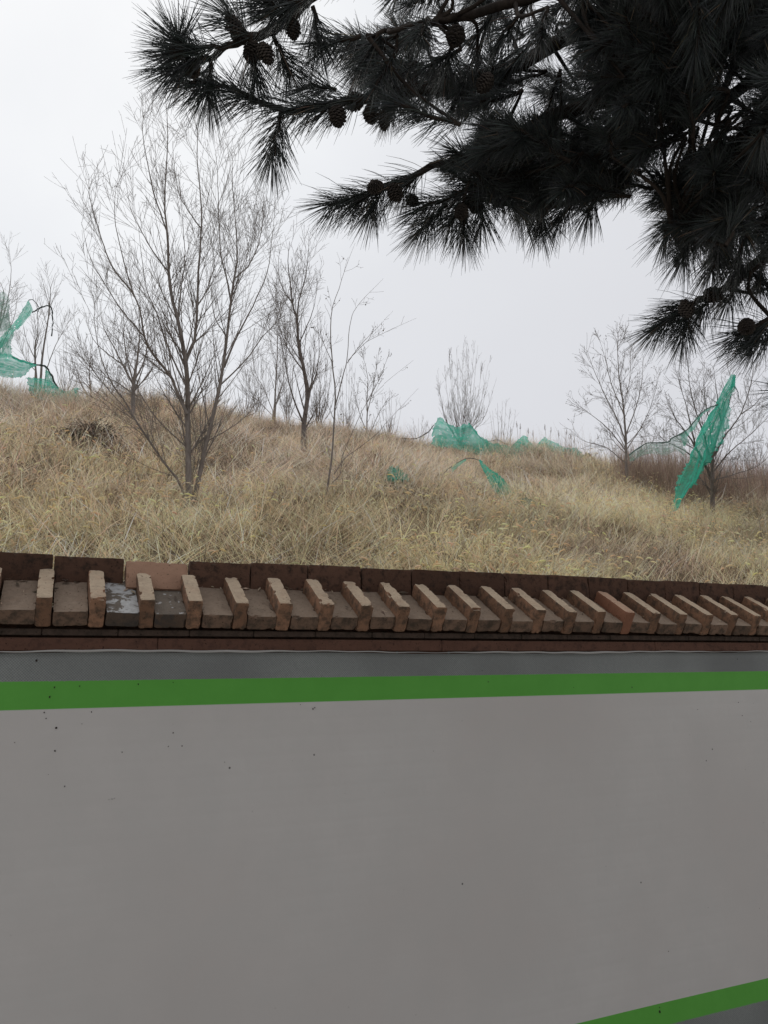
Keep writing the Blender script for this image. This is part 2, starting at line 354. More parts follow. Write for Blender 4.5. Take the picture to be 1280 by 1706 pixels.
# ridge course: bricks set on edge against the top of the slope
edges = [-1.99, -1.74, -1.49, -1.235, -0.985, -0.735, -0.48, -0.225, 0.032, 0.287, 0.534, 0.786, 1.038, 1.285]
while edges[-1] < 5.6: edges.append(edges[-1]+0.2515)
for i, (a, b_) in enumerate(zip(edges[:-1], edges[1:])):
    if abs(a-0.287) < 0.01:
        brick('ridge_brick', (0.236, 0.13, 0.05), (a+b_)/2, 3.125, 0.285, 1.02, M['brick_pale'], 77, (0, 0.02, 0), label='pale split ridge brick leaning back in a gap')
        brick('ridge_brick', (0.240, 0.06, 0.09), (a+b_)/2, 3.165, 0.222, 0, M['brick_soot'], 78)
        continue
    zt = float(np.interp(a, [-2, 0, 0.5, 1, 1.8, 6], [0.356, 0.361, 0.362, 0.368, 0.375, 0.38]))+random.uniform(-.003, .003)
    brick('ridge_brick', (b_-a-random.uniform(0.003, 0.007), 0.055, 0.175), (a+b_)/2, 3.118+0.0275+random.uniform(-.004, .004), zt-0.0875, random.uniform(-.02, .02), M['brick_soot'], i+300, (0, random.uniform(-.006, .006), random.uniform(-.01, .01)), chip=1.3, cuts=9)
# bed course under the eave, shadow joint, projecting red course, wall body
def long_course(name, q0, q1, z0, z1, blen, material, seed, sa=-2.0, sb=5.6, gap=0.004, jit=0.002):
    mb = []; bm = bmesh.new(); s_ = sa; r = random.Random(seed)
    while s_ < sb:
        L = blen+r.uniform(-.004, .004); tmp = bmesh.ops.create_cube(bm, size=1)['verts']; jj = r.uniform(-jit, jit)
        for v in tmp: v.co = Vector(((s_+L/2)+v.co.x*(L-gap), (q0+q1)/2+v.co.y*(q1-q0)+jj*(v.co.y < 0), (z0+z1)/2+v.co.z*(z1-z0)*(1-r.uniform(0, .03))))
        s_ += L
    bmesh.ops.bevel(bm, geom=bm.edges[:], offset=0.0025, segments=1, affect='EDGES')
    for v in bm.verts: 
        v.co += mnoise.noise_vector(v.co*9)*0.0012
        v.co = Vector(W(v.co.x, v.co.y, v.co.z).tolist())-LROOT
    me = bpy.data.meshes.new(name); bm.to_mesh(me); bm.free(); me.materials.append(material); o = bpy.data.objects.new(name, me); C.objects.link(o); o.parent = w_root; return o
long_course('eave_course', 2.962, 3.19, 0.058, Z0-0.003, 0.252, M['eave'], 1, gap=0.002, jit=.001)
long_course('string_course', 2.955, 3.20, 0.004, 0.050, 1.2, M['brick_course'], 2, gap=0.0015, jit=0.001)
m, t, b = mat('running_bond_brick', 0.92, spec=0.15); tcn = N(t, 'ShaderNodeTexCoord')
bt = N(t, 'ShaderNodeTexBrick', i_Scale=1.0, offset=0.5); bt.inputs['Brick Width'].default_value = 0.25; bt.inputs['Row Height'].default_value = 0.065; bt.inputs['Mortar Size'].default_value = 0.006
bt.inputs['Color1'].default_value = (0.19, 0.085, 0.055, 1); bt.inputs['Color2'].default_value = (0.13, 0.06, 0.042, 1); bt.inputs['Mortar'].default_value = (0.19, 0.18, 0.165, 1)
cx = N(t, 'ShaderNodeCombineXYZ'); spx = N(t, 'ShaderNodeSeparateXYZ'); t.links.new(tcn.outputs['Object'], spx.inputs[0]); t.links.new(spx.outputs[0], cx.inputs[0]); t.links.new(spx.outputs[2], cx.inputs[1])
t.links.new(cx.outputs[0], bt.inputs['Vector']); t.links.new(bt.outputs[0], b.inputs['Base Color']); M['bond'] = m
def wall_box(name, q0, q1, z0, z1, material, sa=-2.0, sb=5.6):
    me = bpy.data.meshes.new(name); bm = bmesh.new(); tmp = bmesh.ops.create_cube(bm, size=1)
    for v in bm.verts: v.co = Vector(((sa+sb)/2-1.9+v.co.x*(sb-sa), (q0+q1)/2-3.1+v.co.y*(q1-q0), (z0+z1)/2+EYE+v.co.z*(z1-z0)))
    bm.to_mesh(me); bm.free(); me.materials.append(material); o = bpy.data.objects.new(name, me); C.objects.link(o); o.parent = w_root; o.rotation_euler = (0, 0, YAW); return o
wall_box('wall_face', 2.985, 3.3, -EYE-0.05, 0.003, M['bond'])
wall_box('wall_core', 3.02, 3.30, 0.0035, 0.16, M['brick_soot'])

# ------------------------------------------------------------------ printed banner
m, t, b = mat('printed_banner', 0.62, spec=0.25); tcn = N(t, 'ShaderNodeTexCoord'); sp = N(t, 'ShaderNodeSeparateXYZ'); t.links.new(tcn.outputs['Object'], sp.inputs[0])
# object frame: x along wall, z = height above eye line
X, Z = sp.outputs[0], sp.outputs[2]
grime = noise(t, tcn.outputs['Object'], 1.1, 6, 0.55); fine = noise(t, tcn.outputs['Object'], 7, 5, 0.6)
white = mixc(t, mrange(t, grime, 0.3, 0.7), (0.475, 0.440, 0.408), (0.520, 0.497, 0.465))
white = mixc(t, mrange(t, fine, 0.35, 0.65, 0, 0.35), white, (0.455, 0.438, 0.41))
green = mixc(t, fine, (0.080, 0.300, 0.038), (0.108, 0.360, 0.055))
wx = math_(t, 'SINE', math_(t, 'MULTIPLY', X, 640)); wz = math_(t, 'SINE', math_(t, 'MULTIPLY', Z, 640))
weave = math_(t, 'MULTIPLY', wx, wz)
gfine = noise(t, tcn.outputs['Object'], 150, 3, 0.7)
grey = mixc(t, math_(t, 'ADD', mrange(t, weave, -1, 1, 0, 0.5), math_(t, 'MULTIPLY', gfine, 0.5)), (0.085, 0.094, 0.088), (0.32, 0.33, 0.31))
greytint = mixc(t, mrange(t, noise(t, tcn.outputs['Object'], 1.7, 2), 0.35, 0.65), grey, mixc(t, 0.5, grey, (0.10, 0.10, 0.098)))
edge1 = math_(t, 'ADD', Z, math_(t, 'MULTIPLY', math_(t, 'SUBTRACT', gfine, 0.5), 0.006))
f1 = mrange(t, edge1, -0.101, -0.0985, 0, 1)       # grey above
f2 = mrange(t, Z, -0.1942, -0.1938, 0, 1)
c = mixc(t, f2, white, green)
pale = math_(t, 'MULTIPLY', mrange(t, Z, -0.1962, -0.1960, 0, 1), mrange(t, Z, -0.1942, -0.1940, 1, 0)); c = mixc(t, math_(t, 'MULTIPLY', pale, .6), c, (0.30, 0.42, 0.26))
c = mixc(t, f1, c, greytint)
lowZ = Z
f3 = mrange(t, lowZ, -1.5674, -1.5670, 1, 0); c = mixc(t, f3, c, green)
f4 = mrange(t, math_(t, 'ADD', lowZ, math_(t, 'MULTIPLY', gfine, 0.01)), -1.660, -1.654, 1, 0); c = mixc(t, f4, c, greytint)
vor = N(t, 'ShaderNodeTexVoronoi', i_Scale=11.0); t.links.new(tcn.outputs['Object'], vor.inputs['Vector'])
spk = math_(t, 'MULTIPLY', mrange(t, vor.outputs['Distance'], 0.03, 0.055, 1, 0), mrange(t, noise(t, tcn.outputs['Object'], 3.0, 3), 0.53, 0.57, 0, 0.85)); c = mixc(t, spk, c, (0.03, 0.028, 0.022))
t.links.new(c, b.inputs['Base Color'])
# bricks behind press faintly through the sheet
cxb = N(t, 'ShaderNodeCombineXYZ'); t.links.new(X, cxb.inputs[0]); t.links.new(Z, cxb.inputs[1])
bt = N(t, 'ShaderNodeTexBrick', i_Scale=1.0, offset=0.5); bt.inputs['Brick Width'].default_value = 0.25; bt.inputs['Row Height'].default_value = 0.065; bt.inputs['Mortar Size'].default_value = 0.02; bt.inputs['Mortar Smooth'].default_value = 1.0
bt.inputs['Color1'].default_value = bt.inputs['Color2'].default_value = (1, 1, 1, 1); bt.inputs['Mortar'].default_value = (0, 0, 0, 1); t.links.new(cxb.outputs[0], bt.inputs['Vector'])
bump(t, b, math_(t, 'ADD', math_(t, 'MULTIPLY', bt.outputs[0], math_(t, 'MULTIPLY', mrange(t, grime, .4, .6, 0.1, 1), 0.25)), math_(t, 'MULTIPLY', fine, 0.5)), 0.14, 0.01)
M['banner'] = m
m, t, b = mat('pale_hem', 0.6, (0.36, 0.345, 0.32)); M['hem'] = m
ba, bb = -1.95, 5.55
nx, nz = 300, 90; xs = np.linspace(ba, bb, nx); zs = np.concatenate([np.linspace(-0.004, -0.3, 16), np.linspace(-0.32, -1.78, nz-16)])
Xg, Zg = np.meshgrid(xs, zs, indexing='ij')
sag = 0.003*np.sin(Xg*2.1+.5)+0.0015*np.sin(Xg*7.3)
bul = 0.004*np.sin(Xg*1.7+Zg*1.1)+0.003*np.sin(Xg*0.9-Zg*2.7+1)+0.0015*np.sin(Xg*5.1+Zg*4.0)
loc = np.stack([Xg, 2.962-0.006+bul*np.clip(-Zg*3, 0, 1)*0.8, Zg+sag*np.clip(1+Zg*1.5, 0, 1)], -1).reshape(-1, 3)
i = (np.arange(nx-1)[:, None]*nz+np.arange(nz-1)[None, :]).ravel(); Fq = np.stack([i, i+nz, i+nz+1, i+1], -1)
def local_mesh(name, v, f, material, loc0, rotz, parent=None, smooth=True):
    me = bpy.data.meshes.new(name); me.from_pydata([tuple(a) for a in v], [], [tuple(int(y) for y in a) for a in f]); me.update()
    if smooth: me.polygons.foreach_set('use_smooth', [True]*len(me.polygons))
    me.materials.append(material); o = bpy.data.objects.new(name, me); C.objects.link(o); o.location = loc0; o.rotation_euler = (0, 0, rotz); o.parent = parent; return o
# front sheet + offset back sheet = a real 2 mm thick tarpaulin
vb = loc.copy(); vb[:, 1] += 0.002; nv = len(loc)
ring = [a*nz for a in range(nx)]+[(nx-1)*nz+b_ for b_ in range(1, nz)]+[a*nz+nz-1 for a in range(nx-2, -1, -1)]+[b_ for b_ in range(nz-2, 0, -1)]
rim = [(ring[k], ring[(k+1) % len(ring)], ring[(k+1) % len(ring)]+nv, ring[k]+nv) for k in range(len(ring))]
ban = local_mesh('wall_banner', np.vstack([loc, vb]), np.vstack([Fq, Fq[:, ::-1]+nv, np.array(rim)]), M['banner'], (0, 0, EYE), YAW)
tag(ban, 'large pale grey printed banner edged with green stripes stretched over the wall below the coping', 'banner')
hp = np.stack([xs, np.full(nx, 2.953), 0.001+0.003*np.sin(xs*2.1+.5)+0.0015*np.sin(xs*7.3)+0.0012*np.sin(xs*31)], -1)[None]
V, Fh = tubes(hp, np.full((1, nx), 0.0036)*(1+0.45*np.sin(xs*3.3)+.2*np.sin(xs*11))[None], 6); hm = local_mesh('hem', V, Fh, M['hem'], (0, 0, 0), 0, ban)

# ------------------------------------------------------------------ grass on the embankment
def ribbons(base, head, length, width, lean, curl, K=4):
    """blades: base (N,3), heading angle, length, width, lean from vertical, curl added along the blade"""
    n_ = len(base); t_ = np.linspace(0, 1, K)
    h = np.stack([np.cos(head), np.sin(head), 0*head], -1)
    P = np.empty((n_, K, 3)); P[:, 0] = base
    for k in range(1, K):
        a = lean+curl*(t_[k]+t_[k-1])*0.5
        P[:, k] = P[:, k-1]+(length/(K-1))[:, None]*(np.sin(a)[:, None]*h+np.cos(a)[:, None]*np.array([0, 0, 1.]))
    tw = rng.uniform(0, 2*np.pi, n_); side = np.stack([np.cos(tw), np.sin(tw), 0*tw], -1)
    wk = width[:, None]*np.array([1, 0.9, 0.65, 0.12])[None, :] if K == 4 else width[:, None]*np.linspace(1, .15, K)[None]
    V = np.stack([P-side[:, None]*wk[..., None]/2, P+side[:, None]*wk[..., None]/2], 2).reshape(-1, 3)
    i = (np.arange(n_)*K*2)[:, None]+(np.arange(K-1)*2)[None]; i = i.ravel()
    return V, np.stack([i, i+1, i+3, i+2], -1), P
def region(n_, q0, q1, ml=2.5, mr=2.5, power=1.0):
    q = q0+(q1-q0)*rng.random(n_)**power; lo = -0.06*q-ml; hi = 1.26*q+mr; w_ = (hi-lo)/(1.26*q1+mr+0.06*q1+ml)
    keep = rng.random(n_) < w_; q = q[keep]; lo = lo[keep]; hi = hi[keep]
    return lo+(hi-lo)*rng.random(len(q)), q
GOLD = np.array([0.90, 0.745, 0.45]); STRAW = np.array([0.90, 0.73, 0.48]); BROWN = np.array([0.66, 0.475, 0.345]); GREYL = np.array([0.86, 0.73, 0.58]); DARK = np.array([0.13, 0.095, 0.065])
def zone(s, q):
    """0 = brown/pinkish litter, 1 = golden foxtail grass"""
    z_ = 0.60+0.55*vnoise(s*1.2, q*1.6, 3)
    z_ = z_ + np.clip((11.5-q)/4.0, -0.9, 0.75)*np.where(s < 5, 1.0, 0.75) + 0.6*np.exp(-((s-0.19*q-8)/3.4)**2-((q-12)/3.2)**2)
    z_ = z_ - 0.9*np.exp(-((s-5.0)/2.6)**2-((q-12)/3.0)**2) - 1.0*np.exp(-((s-7.2)/1.5)**2-((q-8.2)/0.7)**2)
    return np.clip(z_, 0, 1)
def field_dir(s, q): return 2.2*vnoise(s*0.9, q*0.9, 11)+YAW-math.pi/2-0.2
gm = MB()
def add_blades(s, q, ln, wd, lean, curl, head, col, lift=0.0):
    col = np.clip(col*patch(s, q), .01, .95); base = W(s, q, hill(s, q)+lift); V, Fq_, P = ribbons(base, head, ln, wd, lean, curl)
    gm.add(V, Fq_, np.repeat(col, 8, axis=0)); return P
def patch(s, q): return (1.01+0.24*np.clip(vnoise(s*0.75, q*1.3, 77), -1, 1)+0.13*np.clip(vnoise(s*2.6, q*2.9, 78), -1, 1))[:, None]
def vary(base, n_, a=0.16):
    return np.clip(base*(1+a*rng.standard_normal((n_, 1)))*(1+0.05*rng.standard_normal((n_, 3))), 0.02, 0.9)
# 1: matted litter, lying in swirls
s, q = region(230000, 6.6, 22, power=1.05); n_ = len(s); z_ = zone(s, q)
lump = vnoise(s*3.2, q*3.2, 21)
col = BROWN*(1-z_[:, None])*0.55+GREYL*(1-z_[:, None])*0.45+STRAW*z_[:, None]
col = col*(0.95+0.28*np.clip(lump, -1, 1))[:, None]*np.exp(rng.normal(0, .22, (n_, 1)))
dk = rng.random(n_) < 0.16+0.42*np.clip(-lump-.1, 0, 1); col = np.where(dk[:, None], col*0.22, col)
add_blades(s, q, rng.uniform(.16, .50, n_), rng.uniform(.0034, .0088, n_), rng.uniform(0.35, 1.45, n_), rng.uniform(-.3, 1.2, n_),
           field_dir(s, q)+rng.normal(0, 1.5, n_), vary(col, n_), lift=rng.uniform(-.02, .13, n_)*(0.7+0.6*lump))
# 2: standing tufts
s0_, q0_ = region(20000, 6.6, 21.5, power=1.1); kp = vnoise(s0_*2.4, q0_*2.4, 33) > rng.uniform(-0.75, .4, len(s0_)); s0_, q0_ = s0_[kp], q0_[kp]; z0_ = zone(s0_, q0_)
per = 11; s = np.repeat(s0_, per)+rng.normal(0, .055, len(s0_)*per); q = np.repeat(q0_, per)+rng.normal(0, .055, len(s0_)*per); n_ = len(s)
z_ = np.repeat(z0_, per); tv = np.repeat(np.exp(rng.normal(0, .27, len(s0_))), per); tl = np.repeat(rng.uniform(.6, 1.15, len(s0_)), per)
hd = np.repeat(field_dir(s0_, q0_)+rng.normal(0, 1.3, len(s0_)), per)+rng.normal(0, .6, n_)
col = (BROWN*(1-z_[:, None])*0.65+STRAW*(1-z_[:, None])*0.35+(0.62*GOLD+0.38*STRAW)*z_[:, None])*tv[:, None]
P = add_blades(s, q, tl*rng.uniform(.28, .56, n_)*(0.85+0.25*z_), rng.uniform(.0030, .0062, n_), rng.uniform(0.02, .6, n_), rng.uniform(.5, 2.5, n_), hd, vary(col, n_))
# 2b: lodged mats: long stems pressed over in one direction
ps, pq = region(300, 6.8, 20, power=1.15); pr = rng.uniform(.22, .75, len(ps)); pdir = field_dir(ps, pq)+rng.normal(0, 1.8, len(ps)); pc = rng.uniform(.6, 1.15, len(ps))
cn = (pr**2*620).astype(int); ii = np.repeat(np.arange(len(ps)), cn); n_ = len(ii); rr_ = np.sqrt(rng.random(n_))*pr[ii]; th = rng.uniform(0, 6.28, n_)
s = ps[ii]+rr_*np.cos(th)*1.5; q = pq[ii]+rr_*np.sin(th); zz = zone(s, q)[:, None]; sw = np.where(rng.random(len(ps)) < .5, 1., -1.)[ii]*th*0.28
cm = (GREYL*(1-zz)*.75+BROWN*(1-zz)*.25+STRAW*zz)*pc[ii][:, None]
add_blades(s, q, rng.uniform(.35, .80, n_), rng.uniform(.0045, .0095, n_), rng.uniform(.75, 1.35, n_), rng.uniform(.1, .75, n_), pdir[ii]+sw+rng.normal(0, .38, n_), vary(cm*np.exp(rng.normal(0, .38, (n_, 1))), n_), lift=rng.uniform(0, .20, n_)*(1-rr_/pr[ii]*.6))
# 3: foxtail heads that droop from the tips of golden stems
tip = rng.random(len(z_)) < 0.26*z_+0.03
b0 = P[tip, -1]; dr = nrm(P[tip, -1]-P[tip, -2]); m_ = len(b0); K = 5
Lh = rng.uniform(.06, .13, m_); PP = np.empty((m_, K, 3)); PP[:, 0] = b0; dd = dr.copy()
for k in range(1, K):
    dd = nrm(dd+np.array([0, 0, -0.28])); PP[:, k] = PP[:, k-1]+dd*(Lh/(K-1))[:, None]
RR = rng.uniform(.0055, .0095, m_)[:, None]*np.array([.35, 1, 1.05, .8, .15])[None]
V, Fq_ = tubes(PP, RR, 4); cc = vary(np.where(rng.random((m_, 1)) < .3, GOLD*.5+STRAW*.5, STRAW*1.0+GREYL*.05), m_, .14); gm.add(V, Fq_, np.repeat(cc, K*4, axis=0))
# bristles round the heads
nb = 5; ib = np.repeat(np.arange(m_), nb); kk = rng.integers(1, 4, m_*nb); bp = PP[ib, kk]; ax = nrm(PP[ib, kk+1]-PP[ib, kk])
rd = nrm(rng.standard_normal((m_*nb, 3))); bd = nrm(ax*0.7+rd*0.8); L_ = rng.uniform(.014, .030, m_*nb)
tri = np.stack([bp-ax*0.0016, bp+ax*0.0016, bp+bd*L_[:, None]], 1).reshape(-1, 3); gm.add(tri, np.arange(m_*nb*3).reshape(-1, 3), np.repeat(np.repeat(cc, nb, axis=0), 3, axis=0))
# 4: thin brown stalks standing proud, mostly on the crest
s, q = region(9500, 13, 21.8, power=0.55); n_ = len(s); k_ = (q > 17.0) | (rng.random(n_) < .25); s, q = s[k_], q[k_]; n_ = len(s)
add_blades(s, q, rng.uniform(.35, .85, n_)*np.where(q > 17.5, 1, .8), rng.uniform(.0028, .005, n_), np.abs(rng.normal(0, .16, n_)), rng.normal(0, .25, n_), rng.uniform(0, 6.28, n_), vary(BROWN*0.8, n_, .2))
s, q = region(1500, 7.2, 18.5, power=1.2); n_ = len(s); k_ = vnoise(s*1.7, q*1.7, 44) > .1; s, q = s[k_], q[k_]; n_ = len(s)
P = add_blades(s, q, rng.uniform(.25, .65, n_), rng.uniform(.0035, .006, n_), np.abs(rng.normal(0, .3, n_)), rng.normal(0, .3, n_), rng.uniform(0, 6.28, n_), vary(np.array([.17, .115, .08]), n_, .25))
ii = np.repeat(np.arange(n_), 5); kk = rng.integers(1, 3, len(ii)); V, Fq_, _p = ribbons(P[ii, kk], rng.uniform(0, 6.28, len(ii)), rng.uniform(.05, .18, len(ii)), rng.uniform(.002, .0045, len(ii)), rng.uniform(.2, 1.1, len(ii)), rng.normal(0, .3, len(ii))); gm.add(V, Fq_, np.repeat(vary(np.array([.19, .135, .095]), len(ii), .25), 8, axis=0))
go = gm.build('dry_grass', M['grass']); tag(go, 'dry golden and brown foxtail grass covering the embankment', 'grass', kind='stuff')

# brown thicket of upright stems along the right of the hill
tm = MB(); pts = []
for _ in range(3600):
    x = random.uniform(930, 1420); y = random.uniform(772, 838)+ (12 if x > 1120 else -14)
    if x < 1035 and random.random() < 0.9: continue
    P_ = ground_hit(x, y)
    if P_ is not None: pts.append(P_)
pts = np.array(pts); s, q = pts@dS, pts@nQ; s = np.repeat(s, 4)+rng.normal(0, .12, len(s)*4); q = np.repeat(q, 4)+rng.normal(0, .15, len(q)*4); n_ = len(s)
V, Fq_, P = ribbons(W(s, q, hill(s, q)-.02), rng.uniform(0, 6.28, n_), rng.uniform(.45, 1.35, n_), rng.uniform(.0045, .009, n_), np.abs(rng.normal(.08, .2, n_)), rng.normal(0.1, .3, n_))
tm.add(V, Fq_, np.repeat(vary(np.where(rng.random((n_, 1)) < .5, np.array([.27, .195, .155]), np.array([.42, .325, .255])), n_, .2), 8, axis=0))
ii = rng.integers(0, n_, n_*2); kk = rng.integers(1, 3, n_*2); bp = P[ii, kk]
V, Fq_, _p = ribbons(bp, rng.uniform(0, 6.28, n_*2), rng.uniform(.08, .26, n_*2), rng.uniform(.003, .005, n_*2), rng.uniform(.3, 1.0, n_*2), rng.normal(0, .3, n_*2))
tm.add(V, Fq_, np.repeat(vary(np.array([.27, .20, .155]), n_*2, .2), 8, axis=0))
tag(tm.build('dry_thicket', M['grass']), 'brown thicket of dry upright stems under the bare bushes on the right', 'thicket', kind='stuff')

# dead leaves and bits of straw caught where the coping meets the ridge bricks
n_ = 900; s = rng.uniform(-1.4, 5.0, n_); u_ = np.where(rng.random(n_) < .75, rng.uniform(.225, .262, n_), rng.uniform(.03, .24, n_)); rib = ((s-S0) % PER) < 0.056; s = s[~rib]; u_ = u_[~rib]; n_ = len(s)
qq_ = Q0+u_*cs-.066*sn; zz_ = Z0+u_*sn+.066*cs+rng.uniform(0, .008, n_); P = W(s, qq_, zz_); a_ = rng.uniform(0, 6.28, n_); d1 = np.cos(a_)[:, None]*dS+np.sin(a_)[:, None]*(nQ*cs+np.array([0, 0, sn])); d2 = nrm(np.cross(d1, rng.normal(0, .4, (n_, 3))+np.array([0, -.5, .85])))
L_ = rng.uniform(.004, .022, n_)[:, None]; wd = np.where(rng.random((n_, 1)) < .6, .0009, L_*.3); V = np.stack([P-d1*L_, P+d2*wd, P+d1*L_, P-d2*wd], 1).reshape(-1, 3); lt = MB()
lt.add(V, np.arange(n_*4).reshape(-1, 4), np.repeat(vary(np.where(rng.random((n_, 1)) < .5, np.array([.10, .07, .05]), np.array([.34, .27, .19])), n_, .3), 4, axis=0)); tag(lt.build('leaf_litter', M['leaf']), 'scattered dead leaf bits and straw lying along the brick coping', 'leaf litter', kind='stuff')
# dirt flecks stuck to the banner
sm_ = MB()
for x, y, r_ in [(60, 1100, 3.2), (90, 1145, 2.6), (82, 1161, 3), (132, 1143, 1.6), (230, 1140, 2.4), (288, 1137, 1.8), (73, 1187, 2.6), (76, 1197, 1.8), (93, 1213, 3.2), (91, 1251, 2.6), (152, 1186, 1.6), (288, 1221, 2.4), (303, 1243, 2.4), (280, 1244, 1.8), (203, 1253, 1.8), (136, 1206, 1.3), (107, 1310, 1.8), (24, 1237, 1.3), (521, 1181, 3.2), (524, 1179, 2.2), (374, 1270, 1.5), (500, 1174, 1.2),
  (1115, 1585, 2), (1101, 1686, 5), (1101, 1679, 2.2), (846, 1081, 3), (1012, 1087, 3.2), (1229, 1098, 2), (804, 1117, 1.8), (956, 1145, 1.4), (1162, 1182, 1.4), (1230, 1170, 2), (1236, 1192, 2.2), (1250, 1202, 1.4), (420, 1352, 1.2), (640, 1320, 1.2), (545, 1085, 2.4), (530, 1086, 2), (186, 1331, 1.5), (190, 1330, 1.3), (181, 1332, 1.1)]+[(random.uniform(0, 1280), random.uniform(1200, 1700), random.uniform(.5, 1.0)) for _ in range(22)]:
    P_ = at_q(x, y, 2.956); s1_, z1_ = P_@dS, P_[2]-EYE; bl_ = 0.004*math.sin(s1_*1.7+z1_*1.1)+0.003*math.sin(s1_*0.9-z1_*2.7+1)+0.0015*math.sin(s1_*5.1+z1_*4.0); P_ = P_+nQ*(bl_*min(1, max(0, -z1_*3))*0.8-.0035); r3 = r_*.42/F_PX*3.2; aa = np.arange(7)*2*np.pi/7; rad = r3*rng.uniform(.55, 1.3, 7); ring_ = P_+(np.cos(aa)*rad)[:, None]*dS+(np.sin(aa)*rad*1.3)[:, None]*np.array([0, 0, 1.])+nQ*.002
    sm_.add(np.vstack([ring_, P_-nQ*r3*.4]), np.array([[k, (k+1) % 7, 7] for k in range(7)]))
fl_ = sm_.build('dirt_flecks', M['pine_bark'], ban); fl_.rotation_euler = (0, 0, -YAW); tag(fl_, kind='stuff')

# ------------------------------------------------------------------ bare trees
def grow(P, R, dens, lmean, ang=(0.45, 0.85), up=0.22, t0=0.15, K=6, rmin=0.0018, rf=0.55, taper=0.55, jit=0.10, lpow=1.0, seedw=None):
    seg = np.linalg.norm(np.diff(P, axis=1), axis=2); Lp = seg.sum(1); cnt = rng.poisson(dens*Lp*(1-t0))
    idx = np.repeat(np.arange(len(P)), cnt)
    if len(idx) == 0: return None, None
    Kp = P.shape[1]; t_ = t0+(1-t0)*rng.random(len(idx)); f = t_*(Kp-1)-1e-6; i = np.clip(f.astype(int), 0, Kp-2); u = (f-i)[:, None]
    B = P[idx, i]*(1-u)+P[idx, i+1]*u; T = nrm(P[idx, i+1]-P[idx, i]); r0 = (R[idx, i]*(1-u[:, 0])+R[idx, i+1]*u[:, 0])*rf
    rd = rng.standard_normal((len(idx), 3)); rd = nrm(rd-(rd*T).sum(1, keepdims=True)*T)
    a = rng.uniform(*ang, len(idx)); D = nrm(T*np.cos(a)[:, None]+rd*np.sin(a)[:, None])
    L = lmean*(1-taper*t_)*rng.uniform(.5, 1.35, len(idx))*np.clip(Lp[idx]/np.mean(Lp), .45, 1.3)**0.7
    r0 = np.clip(r0, rmin*1.05, None); PP = np.empty((len(idx), K, 3)); PP[:, 0] = B
    for k in range(1, K):
        D = nrm(D+np.array([0, 0, up])*0.5+jit*rng.standard_normal(D.shape)); PP[:, k] = PP[:, k-1]+D*(L/(K-1))[:, None]
    RR = r0[:, None]*(1-np.linspace(0, 1, K)[None]**0.8)+rmin*np.linspace(0, 1, K)[None]**0.8
    return PP, RR
def bare_tree(name, qb, limbs, label, group, lv, base=None, trunk_mat='bark_grey', depth=0.9, rs=1.0, rmin=.0018, leaves=0, root=None, sides=6, leafcol=(0.10, 0.075, 0.055), zmin=None, cat='tree'):
    """limbs: list of (pixel polyline, r0, r1). first limb(s) named trunk. lv: list of dicts for grow()"""
    K = 22; Ps = []; Rs = []
    ys = [p[1] for l in limbs for p in l[0]]; y0, y1 = max(ys), min(ys)
    for li, (pl, r0, r1) in enumerate(limbs):
        off = 0 if li == 0 else random.uniform(-depth, depth); start = max(0, (y0-pl[0][1])/(y0-y1))
        pw = []
        for (x, y) in pl:
            fr = (y0-y)/(y0-y1); pw.append(at_q(x, y, qb+off*max(0, fr-start)/(1-start+.05) + (0.05*math.sin(y*.03+li))))
        c_ = catmull(pw, K); c_[1:-1] += rng.normal(0, .0035*rs, (K-2, 3)); Ps.append(c_); Rs.append((np.linspace(r0**.8, r1**.8, K)**1.25)*rs)
    Ps = np.array(Ps); Rs = np.array(Rs); b0 = Ps[0, 0].copy()
    # root the trunk in the soil
    gz = hill_world(b0[None])[0]; 
    for i_ in range(len(Ps)):
        if abs(limbs[i_][0][0][1]-y0) < 40: Ps[i_, 0, 2] = min(Ps[i_, 0, 2], float(hill_world(Ps[i_, 0][None])[0])-0.1); Rs[i_, 0] *= 1.25
    e_ = empty(name, (b0[0], b0[1], min(b0[2], gz)), label, cat, group)
    V, Fq_ = tubes(Ps[:1], Rs[:1], 9); mb = MB(); mb.add(V, Fq_); mb.build('trunk', M[trunk_mat], e_, True)
    mb = MB()
    for i_ in range(1, len(Ps)): V, Fq_ = tubes(Ps[i_:i_+1], Rs[i_:i_+1], sides); lm_ = MB(); lm_.add(V, Fq_); lm_.build('limb', M[trunk_mat], e_, True)
    mt_ = MB(); Pc, Rc = Ps, Rs; tips = []
    for li, kw in enumerate(lv):
        Pn, Rn = grow(Pc, Rc, rmin=rmin, **kw)
        if Pn is None: break
        V, Fq_ = tubes(Pn, Rn, 4 if li == 0 else 3); (mb if li == 0 else mt_).add(V, Fq_); tips.append(Pn)
        Pc, Rc = Pn, Rn
    if mb.n: tag(mb.build('side_branches', M[trunk_mat], e_, True), kind='stuff')
    if mt_.n: tag(mt_.build('twigs', M['twig'], e_), kind='stuff')
    if leaves:
        T_ = np.concatenate([x[:, -3:].reshape(-1, 3) for x in tips[-2:]]); k_ = rng.choice(len(T_), min(leaves, len(T_)), replace=False); c0 = T_[k_]; m_ = len(k_)
        a_ = nrm(rng.standard_normal((m_, 3))+np.array([0, 0, -.8])); b_ = nrm(np.cross(a_, rng.standard_normal((m_, 3)))); Ls = rng.uniform(.018, .038, m_)[:, None]
        V = np.stack([c0, c0+a_*Ls*.5+b_*Ls*.28, c0+a_*Ls, c0+a_*Ls*.55-b_*Ls*.28], 1).reshape(-1, 3)
        lm = MB(); lm.add(V, np.arange(m_*4).reshape(-1, 4), np.repeat(vary(np.array(leafcol), m_, .3), 4, axis=0)); tag(lm.build('dead_leaves', M['leaf'], e_), kind='stuff')
    return e_
GT = 'bare winter trees and bushes on the embankment'
